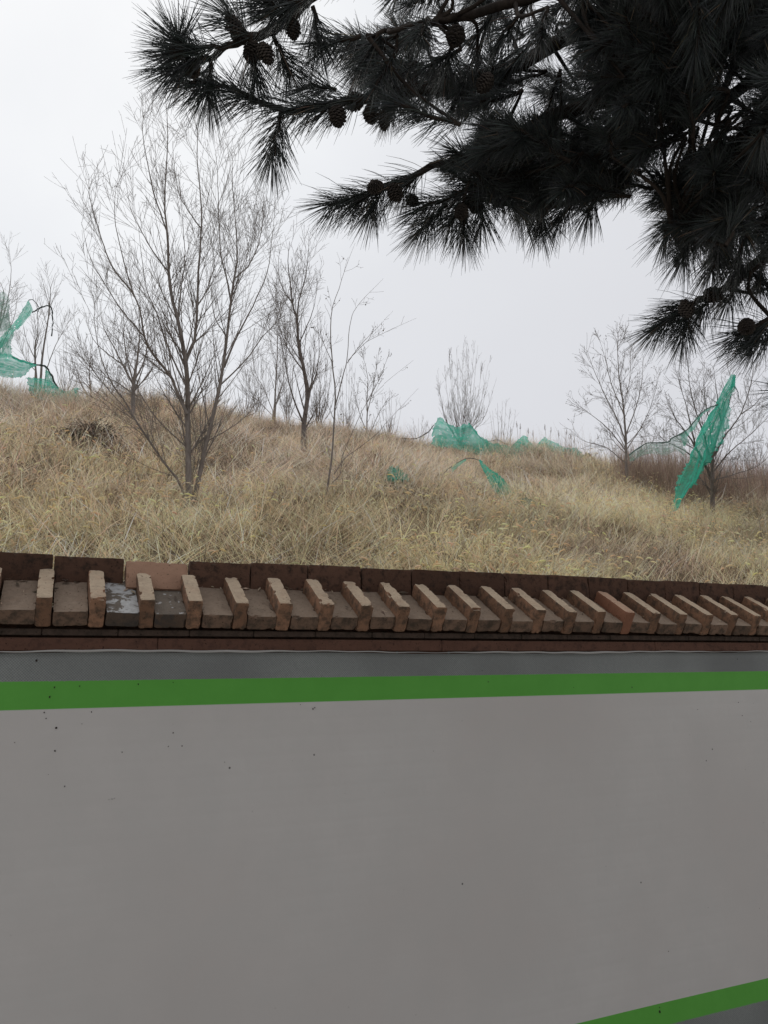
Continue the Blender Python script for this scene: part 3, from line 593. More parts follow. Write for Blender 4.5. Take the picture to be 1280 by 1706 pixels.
def gq(x, y, dflt=19.3):
    P_ = ground_hit(x, y); return dflt if P_ is None else float(P_@nQ)

# the big many-stemmed tree
qb = gq(315, 850)
BIG = [
 ([(315, 850), (314, 815), (313, 760), (312, 700), (312, 647), (308, 597), (296, 536), (285, 493), (280, 453), (279, 389), (273, 346), (277, 280), (279, 216), (274, 150)], .068, .004),
 ([(308, 605), (318, 580), (325, 560), (328, 511), (330, 443), (335, 381), (334, 328), (328, 274), (328, 220), (322, 190)], .036, .003),
 ([(335, 381), (322, 364), (310, 345), (298, 324), (290, 280), (287, 235)], .015, .003),
 ([(319, 848), (328, 812), (342, 745), (357, 683), (369, 626), (377, 561), (384, 504), (389, 464), (395, 428), (391, 364), (387, 310), (386, 249)], .050, .003),
 ([(384, 504), (377, 464), (368, 428), (364, 364), (362, 292), (358, 250)], .020, .003),
 ([(373, 612), (387, 576), (405, 540), (423, 504), (445, 453), (452, 400), (458, 350)], .022, .003),
 ([(366, 642), (405, 604), (434, 565), (459, 536), (468, 500)], .015, .003),
 ([(389, 464), (413, 443), (431, 403), (441, 346), (448, 300)], .016, .003),
 ([(311, 690), (294, 651), (283, 626), (255, 590), (240, 561), (233, 518), (215, 468), (201, 417), (190, 360), (193, 310)], .034, .003),
 ([(222, 490), (186, 443), (168, 396), (150, 331), (147, 290)], .017, .003),
 ([(310, 645), (287, 597), (272, 558), (262, 525), (244, 482), (236, 430), (230, 380)], .020, .003),
 ([(296, 530), (301, 482), (307, 435), (305, 380), (300, 330)], .015, .003),
 ([(279, 389), (258, 331), (247, 281), (237, 223), (240, 185)], .016, .003),
 ([(312, 847), (297, 802), (265, 760), (226, 700), (208, 669), (186, 640), (168, 597), (157, 543), (158, 500)], .026, .003),
 ([(226, 700), (190, 660), (150, 610), (128, 560)], .012, .002),
 ([(310, 745), (285, 722), (255, 690), (225, 640), (205, 590), (190, 555)], .014, .003),
 ([(329, 802), (334, 770), (336, 740), (333, 690), (345, 640), (350, 600)], .014, .003),
 ([(345, 735), (385, 712), (412, 690), (440, 650)], .012, .002),
 ([(240, 561), (205, 520), (178, 480), (150, 430), (135, 370)], .015, .002),
 ([(280, 453), (255, 420), (235, 385), (215, 340), (205, 270)], .015, .002),
 ([(328, 511), (345, 480), (356, 440), (352, 400), (345, 330)], .013, .002),
 ([(377, 561), (358, 530), (352, 490), (357, 440)], .012, .002),
 ([(316, 846), (320, 800), (325, 740), (322, 700), (326, 660)], .010, .002),
]
LV_BIG = [dict(dens=9, lmean=1.08, up=.16, t0=.14, rf=.36, ang=(.32, .72), jit=.018), dict(dens=10, lmean=.48, up=.11, t0=.08, rf=.62, K=4, jit=.02, ang=(.3, .68)), dict(dens=4.0, lmean=.20, up=.04, t0=.2, K=4, ang=(.4, .9), rf=.8, jit=.04)]
bare_tree('bare_tree', qb, BIG, 'tall many-stemmed bare grey tree, the largest on the embankment, left of centre', GT, LV_BIG, depth=0.9, rs=.72, rmin=.0017)

LV_MID = [dict(dens=7.0, lmean=.95, up=.2, t0=.12, rf=.36, ang=(.3, .65), jit=.03), dict(dens=7, lmean=.48, up=.14, t0=.10, rf=.6, K=5, jit=.04, ang=(.35, .75)), dict(dens=6, lmean=.22, up=.15, t0=.2, K=4, rf=.7, jit=.06)]
# middle tree
qb = gq(506, 758)
bare_tree('bare_tree', qb, [
 ([(505, 757), (505, 735), (506, 704), (511, 660), (507, 622), (497, 574), (494, 532), (487, 507), (483, 473), (479, 436), (482, 402)], .075, .004),
 ([(494, 532), (498, 498), (508, 464), (512, 431), (515, 395)], .022, .003), ([(511, 665), (520, 640), (527, 620), (531, 580), (528, 530)], .028, .003),
 ([(509, 690), (518, 640), (523, 600), (522, 560)], .022, .003), ([(505, 705), (490, 670), (480, 633), (474, 600), (462, 540), (458, 480)], .024, .003),
 ([(507, 622), (485, 590), (470, 560), (462, 520), (460, 440)], .020, .003), ([(497, 574), (512, 540), (524, 505), (528, 455)], .016, .003), ([(487, 507), (470, 480), (463, 450), (466, 410)], .014, .003)],
 'medium bare tree with one dark main trunk, right of the largest tree', GT, LV_MID, trunk_mat='bark_dark', depth=1.0, rmin=.0021, rs=.8)
# slim tree with long whips, standing in front of the crest
qb = gq(545, 842)
bare_tree('slim_tree', qb, [
 ([(541, 842), (545, 812), (552, 763), (556, 704), (558, 656), (553, 605), (550, 554), (553, 515), (563, 484), (574, 450), (591, 405)], .030, .0022),
 ([(557, 680), (569, 633), (577, 600), (583, 538), (597, 507), (638, 464)], .016, .002), ([(578, 605), (600, 575), (625, 549), (656, 518)], .010, .002),
 ([(543, 836), (551, 808), (566, 790), (570, 760), (591, 710), (608, 675), (640, 640), (690, 600)], .016, .002), ([(556, 790), (575, 763), (620, 729), (653, 695), (698, 647)], .014, .002),
 ([(580, 600), (610, 570), (650, 550), (695, 530)], .008, .0018), ([(553, 605), (535, 560), (532, 520)], .010, .002), ([(556, 700), (540, 660), (522, 600)], .010, .002)],
 'slim young bare tree with long outward whips, its base low in the grass at centre', GT,
 [dict(dens=4.0, lmean=.42, up=.18, t0=.2, rf=.45, ang=(.4, .9)), dict(dens=5, lmean=.18, up=.1, K=4, rf=.6)], depth=0.7, rmin=.0016, leaves=90, rs=.62)
# shrub that still holds leaves
bare_tree('leafy_shrub', 18.6, [
 ([(610, 745), (611, 700), (611, 661), (612, 628), (603, 590)], .022, .003), ([(611, 690), (622, 640), (631, 583)], .014, .003), ([(611, 670), (632, 630), (650, 588)], .012, .003), ([(610, 720), (596, 680), (588, 640)], .012, .003), ([(612, 735), (630, 690), (650, 660)], .012, .003)],
 'thin shrub still holding small dark leaves, behind the slim whippy tree', GT, [dict(dens=7, lmean=.5, up=.3, rf=.5), dict(dens=7, lmean=.22, up=.2, K=4, rf=.6)], depth=0.6, rmin=.0026, leaves=650)
# small tree at x 455
bare_tree('bare_tree', gq(455, 705), [
 ([(455, 708), (458, 660), (460, 620), (462, 570), (460, 530)], .040, .003), ([(456, 690), (440, 650), (425, 620), (418, 580)], .016, .003), ([(457, 680), (470, 640), (476, 600), (478, 560)], .016, .003), ([(456, 695), (432, 670), (415, 655), (408, 620)], .012, .003)],
 'small bare tree on the crest between the largest and the medium tree', GT, LV_MID[:2], depth=.7, rmin=.0024, trunk_mat='bark_far', rs=.8)
# tree behind the big one, left
bare_tree('bare_tree', gq(223, 700), [
 ([(222, 702), (221, 668), (222, 638), (228, 600), (232, 560), (230, 510)], .085, .004), ([(221, 640), (205, 610), (190, 580), (172, 545), (165, 500)], .034, .003), ([(222, 636), (240, 600), (245, 560), (240, 515)], .03, .003),
 ([(205, 608), (180, 590), (155, 565), (140, 520)], .022, .003), ([(221, 655), (190, 635), (165, 622), (140, 590)], .020, .003), ([(223, 650), (250, 620), (262, 580)], .02, .003), ([(222, 640), (208, 580), (205, 520), (200, 480)], .024, .003)],
 'short-trunked bare tree on the crest behind the lower left limbs of the largest tree', GT, [dict(dens=5.5, lmean=1.0, up=.15, rf=.4, jit=.03), dict(dens=6, lmean=.5, up=.1, rf=.6, K=5, jit=.04), dict(dens=3.5, lmean=.22, up=.1, K=4, rf=.7)], depth=1.2, rmin=.0023, rs=.7, trunk_mat='bark_far')
# left edge trees, by the torn net
bare_tree('bare_tree', 20.5, [
 ([(61, 640), (58, 604), (58, 572), (62, 558), (62, 522), (58, 490)], .045, .004), ([(67, 636), (70, 595), (77, 548), (82, 514), (84, 480), (92, 455)], .05, .004), ([(82, 512), (92, 490), (104, 465)], .012, .003), ([(82, 512), (75, 485), (68, 460)], .012, .003), ([(74, 625), (90, 580), (105, 552), (118, 528)], .02, .003),
 ([(59, 600), (45, 570), (38, 540)], .02, .003), ([(60, 620), (40, 595), (28, 560)], .018, .003)],
 'bare tree near the left edge with torn green net caught on it', GT, [dict(dens=6.0, lmean=.8, up=.4, rf=.45, ang=(.25, .6)), dict(dens=8, lmean=.4, up=.2, rf=.6, K=5, jit=.04)], depth=.9, rmin=.0024, rs=.62, trunk_mat='bark_far')
bare_tree('bare_tree', 23, [
 ([(-12, 640), (-8, 580), (2, 520), (6, 490), (0, 470)], .07, .006), ([(-5, 560), (12, 500), (18, 450), (14, 410)], .03, .003), ([(-10, 600), (10, 560), (25, 520), (30, 470)], .03, .003), ([(-8, 580), (-20, 520), (-15, 450)], .03, .003)],
 'pale bare tree cut by the left edge of the photo', GT, [dict(dens=5.0, lmean=.9, up=.2, rf=.45), dict(dens=8, lmean=.45, up=.1, rf=.6, K=5, jit=.04)], depth=1.0, rmin=.0024, rs=.55, trunk_mat='bark_far')
bare_tree('bare_bush', 21.5, [
 ([(152, 672), (150, 640), (148, 615), (152, 590)], .03, .004), ([(152, 668), (135, 640), (125, 610)], .02, .003), ([(152, 668), (170, 640), (178, 605)], .02, .003), ([(152, 670), (190, 650), (200, 620)], .018, .003)],
 'twiggy bare bush on the crest at the end of the left green net', GT, [dict(dens=8.0, lmean=.6, up=.25, rf=.45), dict(dens=8, lmean=.3, up=.1, rf=.6, K=5)], depth=.9, rmin=.0026, cat='bush')
def fan(bx, by, x0, x1, ytop, n_, r, bow=0.25):
    out = []
    for i in range(n_):
        f = (i+.5)/n_+random.uniform(-.04, .04); tx = x0+(x1-x0)*f; ty = ytop+abs(f-.5)**1.6*2.2*(by-ytop)*.45+random.uniform(0, .14)*(by-ytop)
        mx_ = bx+(tx-bx)*(0.55+bow*.5); my_ = by+(ty-by)*.45
        out.append(([(bx+random.uniform(-4, 4), by+random.uniform(-4, 3)), (bx+(mx_-bx)*.5, by+(my_-by)*.5), (mx_, my_), (tx, ty)], r*random.uniform(.7, 1.1), .0025))
    return out
bare_tree('bare_shrub', 18.9, fan(768, 745, 722, 832, 562, 15, .016), 'fan-shaped bare shrub rising behind the crest net at centre right', GT, [dict(dens=6.5, lmean=.65, up=.4, rf=.5, ang=(.2, .55), jit=.05), dict(dens=6, lmean=.28, up=.3, K=4, rf=.6, jit=.05)], depth=.8, rmin=.0022, rs=.75, cat='shrub')
bare_tree('bare_shrub', 20.5, fan(410, 705, 385, 440, 620, 8, .014), 'low bare shrub on the crest just right of the largest tree', GT, [dict(dens=5, lmean=.4, up=.5, rf=.5, ang=(.2, .6))], depth=.8, rmin=.0025, cat='shrub')
bare_tree('bare_shrub', 20.5, fan(530, 720, 505, 562, 560, 12, .014), 'thin upright bare shrub directly behind the medium tree', GT, [dict(dens=6, lmean=.45, up=.5, rf=.5, ang=(.2, .6)), dict(dens=4, lmean=.25, up=.4, K=4, rf=.6)], depth=.8, rmin=.0025, leaves=120, cat='shrub')
# fine brush tangled along the ridge
for fx, fy, x0, x1, yt, nn, lb in [(108, 668, 85, 140, 555, 7, 'wispy bare shrub on the ridge between the left green net and the largest tree'), (185, 690, 160, 215, 570, 7, 'wispy bare shrub behind the outer left limbs of the largest tree'),
    (280, 700, 255, 312, 575, 8, 'wispy bare shrub directly behind the trunk of the largest tree'), (352, 700, 330, 385, 590, 7, 'wispy bare shrub behind the right-hand stem of the largest tree'),
    (432, 708, 405, 452, 560, 7, 'wispy bare shrub beside the small crest tree, on its left'), (478, 714, 455, 500, 560, 7, 'wispy bare shrub between the small crest tree and the medium tree'),
    (575, 738, 555, 602, 590, 8, 'wispy bare shrub between the slim tree and the leafy shrub'), (648, 742, 625, 672, 640, 7, 'low wispy bare shrub just right of the leafy shrub'),
    (700, 745, 680, 722, 690, 6, 'lowest wispy bare shrub, just left of the crest net'), (835, 760, 812, 862, 660, 7, 'wispy bare shrub beside the fan-shaped shrub, on its right'),
    (1105, 800, 1078, 1140, 690, 8, 'wispy bare shrub between the two right-hand trees'), (1255, 810, 1225, 1295, 690, 8, 'wispy bare shrub at the right edge beyond the spreading tree')]:
    bare_tree('bare_shrub', 20.2, fan(fx, fy, x0, x1, yt, nn, .010), lb, 'wispy bare shrubs along the ridge', [dict(dens=5, lmean=.5, up=.25, rf=.5, ang=(.25, .6), jit=.03), dict(dens=5, lmean=.24, up=.15, K=4, rf=.6, jit=.03)], depth=.8, rmin=.0021, cat='shrub', trunk_mat='bark_far')
# two trees at the right
qr1 = gq(1044, 818)
bare_tree('bare_tree', qr1, [
 ([(1044, 817), (1044, 760), (1043, 720), (1040, 680), (1034, 640), (1030, 590), (1032, 550)], .040, .003), ([(1043, 735), (1030, 700), (1010, 660), (990, 615), (978, 580)], .018, .0025), ([(1044, 725), (1060, 680), (1070, 640), (1072, 590)], .018, .0025),
 ([(1043, 750), (1015, 715), (985, 690), (955, 668)], .014, .002), ([(1040, 690), (1020, 640), (1010, 600), (1000, 565)], .014, .002), ([(1044, 750), (1070, 710), (1088, 670), (1100, 620)], .014, .002), ([(1042, 770), (1010, 745), (975, 735), (950, 715)], .012, .002), ([(1040, 680), (1050, 630), (1052, 580)], .012, .002), ([(1044, 780), (1080, 745), (1105, 715)], .012, .002)],
 'round bare tree with a few clinging leaves, left of the hanging green net', GT, [dict(dens=9, lmean=.75, up=.16, rf=.4, jit=.06), dict(dens=10, lmean=.36, up=.10, rf=.6, K=5, jit=.07), dict(dens=5, lmean=.16, up=.1, K=4, rf=.7)], depth=.9, rmin=.0024, leaves=700)
qr2 = gq(1188, 862)
bare_tree('bare_tree', qr2, [
 ([(1188, 862), (1188, 840), (1188, 810), (1187, 780), (1190, 750), (1203, 705), (1218, 665), (1222, 620)], .055, .003), ([(1187, 800), (1176, 775), (1160, 745), (1140, 715), (1122, 690), (1108, 650)], .030, .0025), ([(1187, 778), (1176, 730), (1162, 690), (1150, 640), (1148, 600)], .022, .0025),
 ([(1190, 760), (1210, 725), (1235, 690), (1252, 640), (1258, 600)], .022, .0025), ([(1190, 785), (1215, 755), (1250, 725), (1285, 690)], .018, .0025), ([(1160, 745), (1150, 700), (1140, 660), (1125, 610)], .016, .002), ([(1203, 705), (1196, 660), (1190, 610)], .016, .002),
 ([(1189, 800), (1225, 790), (1265, 775), (1300, 740)], .014, .002), ([(1176, 775), (1140, 750), (1110, 735), (1090, 715)], .014, .002), ([(1235, 690), (1262, 670), (1290, 630)], .012, .002), ([(1190, 770), (1182, 700), (1174, 650), (1175, 600)], .014, .002)],
 'spreading bare tree with a dark forked trunk holding the long hanging green net', GT, [dict(dens=9.5, lmean=.8, up=.20, rf=.4, jit=.06), dict(dens=10, lmean=.40, up=.12, rf=.6, K=5, jit=.06), dict(dens=5, lmean=.2, up=.1, K=4, rf=.7)], trunk_mat='bark_dark', depth=.8, rmin=.0024, rs=1.15)
bare_tree('weed_stalk', gq(1270, 930), [([(1269, 935), (1270, 900), (1266, 870), (1258, 850)], .006, .002)], 'single thin dark weed stalk in the grass at the right edge', None, [dict(dens=5, lmean=.12, up=.2, rf=.5)], depth=.1, rmin=.0016, cat='weed')

# reeds on the crest
def reed(x, yb, yt, qd, i=0):
    b0 = at_q(x+random.uniform(-3, 3), yb, qd); b1 = at_q(x, yt, qd); e_ = empty('reed', b0.tolist(), None, 'reed', 'feathery reeds on the crest'); e_['label'] = ('leftmost', 'second from left', 'third from left', 'fourth from left', 'fifth from left', 'sixth from left', 'sixth from right', 'fifth from right', 'fourth from right', 'third from right', 'second from right', 'rightmost')[i]+' of the twelve feathery reed plumes on the crest'
    P_ = catmull([b0-np.array([0, 0, .25]), (b0+b1)/2+rng.normal(0, .03, 3), b1], 8)[None]; V, Fq_ = tubes(P_, np.full((1, 8), .004), 4); mb = MB(); mb.add(V, Fq_, np.array([.27, .21, .15])); mb.build('stem', M['grass'], e_)
    n_ = 90; t_ = rng.random(n_); c0 = b1+(nrm(b1-b0))*0.22*(t_[:, None]-.5); V, Fq_, _ = ribbons(c0, rng.uniform(0, 6.28, n_), rng.uniform(.03, .09, n_)*(1.2-t_), np.full(n_, .005), rng.uniform(.1, .7, n_), rng.uniform(0, .8, n_)); mb = MB(); mb.add(V, Fq_, np.repeat(vary(np.array([.22, .18, .15]), n_), 8, axis=0)); mb.build('plume', M['grass'], e_)
for i, (x, yb, yt) in enumerate(sorted([(852, 745, 716), (862, 745, 707), (868, 748, 711), (881, 748, 718), (889, 748, 722), (909, 748, 712), (919, 750, 716), (932, 752, 722), (945, 755, 720), (952, 755, 727), (840, 742, 722), (958, 756, 733)])): reed(x, yb, yt, 19.6, i)

# brush pile
P0 = ground_hit(138, 735); n_ = 420
ctr = P0; e1 = nrm(dS*1.0+np.array([0, 0, .18])); ang = rng.normal(0, .42, n_); u_ = rng.normal(0, .27, n_); v_ = rng.normal(0, .13, n_); hgt = np.clip(.20-.3*np.abs(u_), .02, .4)*rng.random(n_)
mid = ctr+u_[:, None]*dS+v_[:, None]*nQ; mid[:, 2] = hill_world(mid)+hgt+.04; dirn = np.cos(ang)[:, None]*nrm(dS+0.25*np.array([0, 0, 1]))+np.sin(ang)[:, None]*np.array([0, 0, 1.])+rng.normal(0, .2, n_)[:, None]*nQ; dirn = nrm(dirn)
L_ = rng.uniform(.12, .38, n_)[:, None]; bow = rng.normal(0, .03, (n_, 3)); PP = np.stack([mid-dirn*L_, mid-dirn*L_*.4+bow, mid+dirn*L_*.4+bow, mid+dirn*L_], 1)
V, Fq_ = tubes(PP, np.repeat(rng.uniform(.0025, .006, n_)[:, None], 4, 1), 3); mb = MB(); mb.add(V, Fq_, np.repeat(vary(np.array([.20, .155, .125]), n_, .4), 12, axis=0))
tag(mb.build('brush_pile', M['grass']), 'dark heap of dead twigs lying on the slope at the left', 'brush pile')

# ------------------------------------------------------------------ torn shade nets
def sheet(name, A, B, material, parent, nu=70, nv=16, fold=0.05, seed=0, dq=0.0, qa=19.0, qb_=None, sagz=0.0, ragged=0.012):
    """cloth between two edges traced where they hang; A, B pixel lines at depth qa/qb"""
    qb_ = qa if qb_ is None else qb_
    a = catmull([at_q(x, y, qa) for x, y in A], nu); b_ = catmull([at_q(x, y, qb_) for x, y in B], nu)
    r = np.random.default_rng(seed); uu_ = np.linspace(0, 1, nu)
    for e2 in (a, b_):
        for k_ in range(7): e2 += (np.sin(uu_*r.uniform(8, 90)+r.uniform(0, 6))*r.uniform(.1, 1)*ragged*.55)[:, None]*(dS+r.normal(0, .4)*nQ)*np.sin(np.pi*np.clip(uu_*1.0+.02, 0, 1))[:, None]
    v = np.linspace(0, 1, nv)[None, :, None]; P = a[:, None]*(1-v)+b_[:, None]*v
    U, Vv = np.meshgrid(np.linspace(0, 1, nu), np.linspace(0, 1, nv), indexing='ij')
    wdt = np.linalg.norm(a-b_, axis=1)[:, None]; d = 0
    for k in range(6): d = d+np.sin(Vv*r.uniform(5, 24)+U*r.uniform(-9, 9)+r.uniform(0, 6.3))*r.uniform(.3, 1)/(1+.4*k)
    d = d*fold*np.clip(wdt/0.5, .12, 1); P = P+d[..., None]*nQ+(0.35*d*np.cos(U*9+Vv*6))[..., None]*dS
    P[..., 2] -= sagz*np.sin(np.pi*Vv)*1.0; P = P+r.normal(0, ragged, P.shape)*np.clip(wdt/0.5, .1, 1)[..., None]*((Vv < .01) | (Vv > .99) | (U < .01) | (U > .99))[..., None]
    i = (np.arange(nu-1)[:, None]*nv+np.arange(nv-1)[None]).ravel(); Fq_ = np.stack([i, i+nv, i+nv+1, i+1], -1)
    o = npmesh(name, P.reshape(-1, 3), [Fq_], material, parent, smooth=True)
    uvl = o.data.uv_layers.new(name='uv'); uvv = np.stack([U.ravel(), Vv.ravel()], -1); li = np.empty(len(o.data.loops), np.int32); o.data.loops.foreach_get('vertex_index', li); uvl.data.foreach_set('uv', uvv[li].astype(np.float32).ravel()); return o
def rope(parent, pts, q_, r, material='rope', ragged=.3):
    P_ = catmull([at_q(x, y, q_) for x, y in pts], 30); P_ += rng.normal(0, r*.4, P_.shape); V, Fq_ = tubes(P_[None], (r*(1+ragged*rng.standard_normal(30)*.6))[None], 6); mb = MB(); mb.add(V, Fq_); return mb.build('rope', M[material], parent, True)
GN = 'torn green shade nets'
e_ = empty('shade_net', at_q(60, 650, 18.6).tolist(), 'torn green shade net looped over the bare tree at the left edge', 'net', GN)
sheet('net_sheet', [(47, 500), (39, 512), (28, 531), (12, 550), (0, 564), (-30, 592)], [(51, 508), (53, 521), (34, 543), (19, 557), (0, 580), (-30, 612)], M['net'], e_, fold=.07, seed=1, qa=19.6)
sheet('net_sheet', [(-40, 575), (-20, 583), (0, 589), (19, 594), (39, 603), (59, 608)], [(-40, 632), (-20, 630), (0, 627), (20, 630), (39, 628), (54, 611)], M['net'], e_, fold=.09, seed=2, qa=18.4, qb_=18.0)
sheet('net_sheet', [(44, 631), (66, 632), (80, 634), (94, 643), (109, 651), (131, 644)], [(50, 654), (67, 671), (84, 673), (98, 673), (115, 672), (130, 670)], M['net'], e_, fold=.09, seed=3, qa=18.1, qb_=17.5)
sheet('net_sheet', [(22, 556), (18, 575), (19, 595)], [(-10, 575), (-8, 585), (-6, 596)], M['net_thin'], e_, fold=.06, seed=4, qa=19.3)
sheet('net_sheet', [(-30, 500), (5, 486), (14, 500), (8, 520), (-30, 560)], [(-40, 560), (0, 562), (12, 552), (14, 545), (-28, 570)], M['net_faded'], e_, fold=.06, seed=6, qa=19.5)
sheet('net_sheet', [(75, 612), (84, 624), (92, 640), (98, 648)], [(75, 614), (75, 630), (78, 640), (80, 646)], M['net'], e_, fold=.05, seed=5, qa=18.7)
rope(e_, [(53, 521), (64, 514), (78, 509), (85, 514), (87, 530), (86, 560)], 19.6, .016)
rope(e_, [(47, 500), (55, 500), (64, 512), (62, 522)], 19.6, .009)
rope(e_, [(19, 594), (39, 603), (59, 607), (75, 611), (84, 622), (94, 643), (112, 662)], 18.7, .022)

qn = qr2-0.3
e_ = empty('shade_net', at_q(1130, 850, qn).tolist(), 'long bright green net hanging in a narrow strip from the right-hand bare tree', 'net', GN)
sheet('net_sheet', [(1221, 623), (1211, 641), (1201, 660), (1190, 681), (1171, 712), (1154, 744), (1141, 776), (1130, 802), (1126, 831), (1121, 851), (1112, 868)],
      [(1227, 628), (1225, 647), (1214, 662), (1209, 682), (1198, 714), (1189, 740), (1177, 769), (1165, 799), (1145, 822), (1134, 843), (1118, 866)], M['net'], e_, nu=160, nv=30, fold=.15, seed=11, qa=qn, ragged=.03)
sheet('net_sheet', [(1207, 668), (1204, 690), (1196, 712), (1186, 739), (1176, 766)], [(1212, 672), (1209, 700), (1200, 722), (1190, 750), (1178, 776)], M['net_thin'], e_, fold=.05, seed=12, qa=qn+.1)
sheet('net_sheet', [(1126, 845), (1116, 856), (1102, 866), (1090, 872)], [(1130, 850), (1122, 866), (1108, 880), (1094, 884)], M['net_faded'], e_, fold=.04, seed=13, qa=qn-.15)
rope(e_, [(1223, 643), (1229, 650), (1232, 662)], qn, .009)
sheet('net_sheet', [(1196, 673), (1179, 681), (1169, 688), (1156, 703), (1145, 716), (1132, 724)], [(1191, 679), (1182, 684), (1171, 692), (1159, 714), (1150, 722), (1142, 745)], M['net_thin'], e_, fold=.04, seed=14, qa=qn, nv=10)
rope(e_, [(1197, 673), (1179, 681), (1169, 689), (1157, 703), (1145, 716), (1122, 729), (1111, 737), (1081, 738), (1066, 746), (1050, 757)], qn, .013, 'rope_pale')
sheet('net_sheet', [(1145, 716), (1122, 729), (1111, 737), (1081, 738), (1066, 746), (1050, 757)], [(1143, 768), (1130, 752), (1111, 758), (1085, 756), (1066, 762), (1050, 770)], M['net_faded'], e_, fold=.05, seed=15, qa=qn, nv=12)

e_ = empty('shade_net', at_q(850, 755, 18.4).tolist(), 'long green net sagging in peaks along the crest at centre right', 'net', GN)
sheet('net_sheet', [(722, 717), (730, 697), (741, 702), (752, 707), (767, 709), (783, 705), (797, 725), (814, 736)], [(721, 740), (730, 745), (741, 747), (752, 747), (767, 751), (783, 753), (797, 755), (814, 757)], M['net'], e_, fold=.10, seed=21, qa=18.0, qb_=17.3, ragged=.02)
sheet('net_sheet', [(812, 735), (834, 741), (854, 743), (871, 727), (890, 747), (904, 731), (927, 738), (944, 747), (961, 745), (976, 760), (988, 768)], [(812, 757), (834, 762), (854, 764), (871, 766), (890, 769), (904, 771), (927, 773), (944, 775), (961, 776), (976, 777), (988, 779)], M['net'], e_, fold=.10, seed=22, qa=17.9, qb_=17.2, ragged=.02)
rope(e_, [(668, 730), (690, 731), (703, 727), (715, 719), (724, 708)], 18.7, .014)
rope(e_, [(783, 705), (797, 725), (812, 735), (830, 733), (840, 738), (854, 741)], 18.6, .012)
rope(e_, [(969, 760), (982, 757), (990, 766), (994, 775)], 18.4, .03)

P_ = ground_hit(845, 828); qt = float(P_@nQ)
e_ = empty('shade_net', P_.tolist(), 'small green net pulled into a tent shape on the middle of the slope', 'net', GN)
sheet('net_sheet', [(799, 766), (809, 790), (823, 815), (837, 827)], [(801, 766), (820, 783), (842, 800), (860, 820)], M['net'], e_, fold=.06, seed=31, qa=qt+.05, qb_=qt+.2)
sheet('net_sheet', [(752, 778), (764, 770), (778, 764)], [(755, 787), (765, 777), (778, 767)], M['net_thin'], e_, fold=.02, seed=32, qa=qt+.3, nv=6)
rope(e_, [(728, 800), (740, 789), (752, 778), (775, 765), (790, 764), (800, 767)], qt+.25, .007)
rope(e_, [(733, 797), (731, 789), (728, 800), (738, 801)], qt+.2, .012)
P_ = ground_hit(665, 800); qt = float(P_@nQ)
e_ = empty('shade_net', P_.tolist(), 'scrap of green net lying flat in the grass at centre', 'net', GN)
sheet('net_sheet', [(648, 782), (658, 779), (668, 784), (681, 795)], [(648, 800), (656, 799), (668, 800), (680, 801)], M['net_thin'], e_, fold=.02, seed=41, qa=qt-.25, qb_=qt-.65, ragged=.03)
P_ = ground_hit(880, 840); qt = float(P_@nQ)
e_ = empty('shade_net', P_.tolist(), 'faint scrap of green net in the grass right of the tent-shaped net', 'net', GN)
sheet('net_sheet', [(868, 832), (880, 830), (898, 838)], [(868, 839), (880, 843), (897, 843)], M['net_faded'], e_, fold=.04, seed=42, qa=qt-.3, qb_=qt-.4, ragged=.03)
e_ = empty('shade_net', at_q(300, 690, 19.0).tolist(), 'low green net on the crest behind the trunk of the largest tree', 'net', GN)
sheet('net_sheet', [(264, 690), (280, 684), (295, 681), (315, 686), (335, 688)], [(264, 700), (280, 702), (295, 702), (315, 702), (335, 700)], M['net_thin'], e_, fold=.08, seed=43, qa=18.9, ragged=.03)

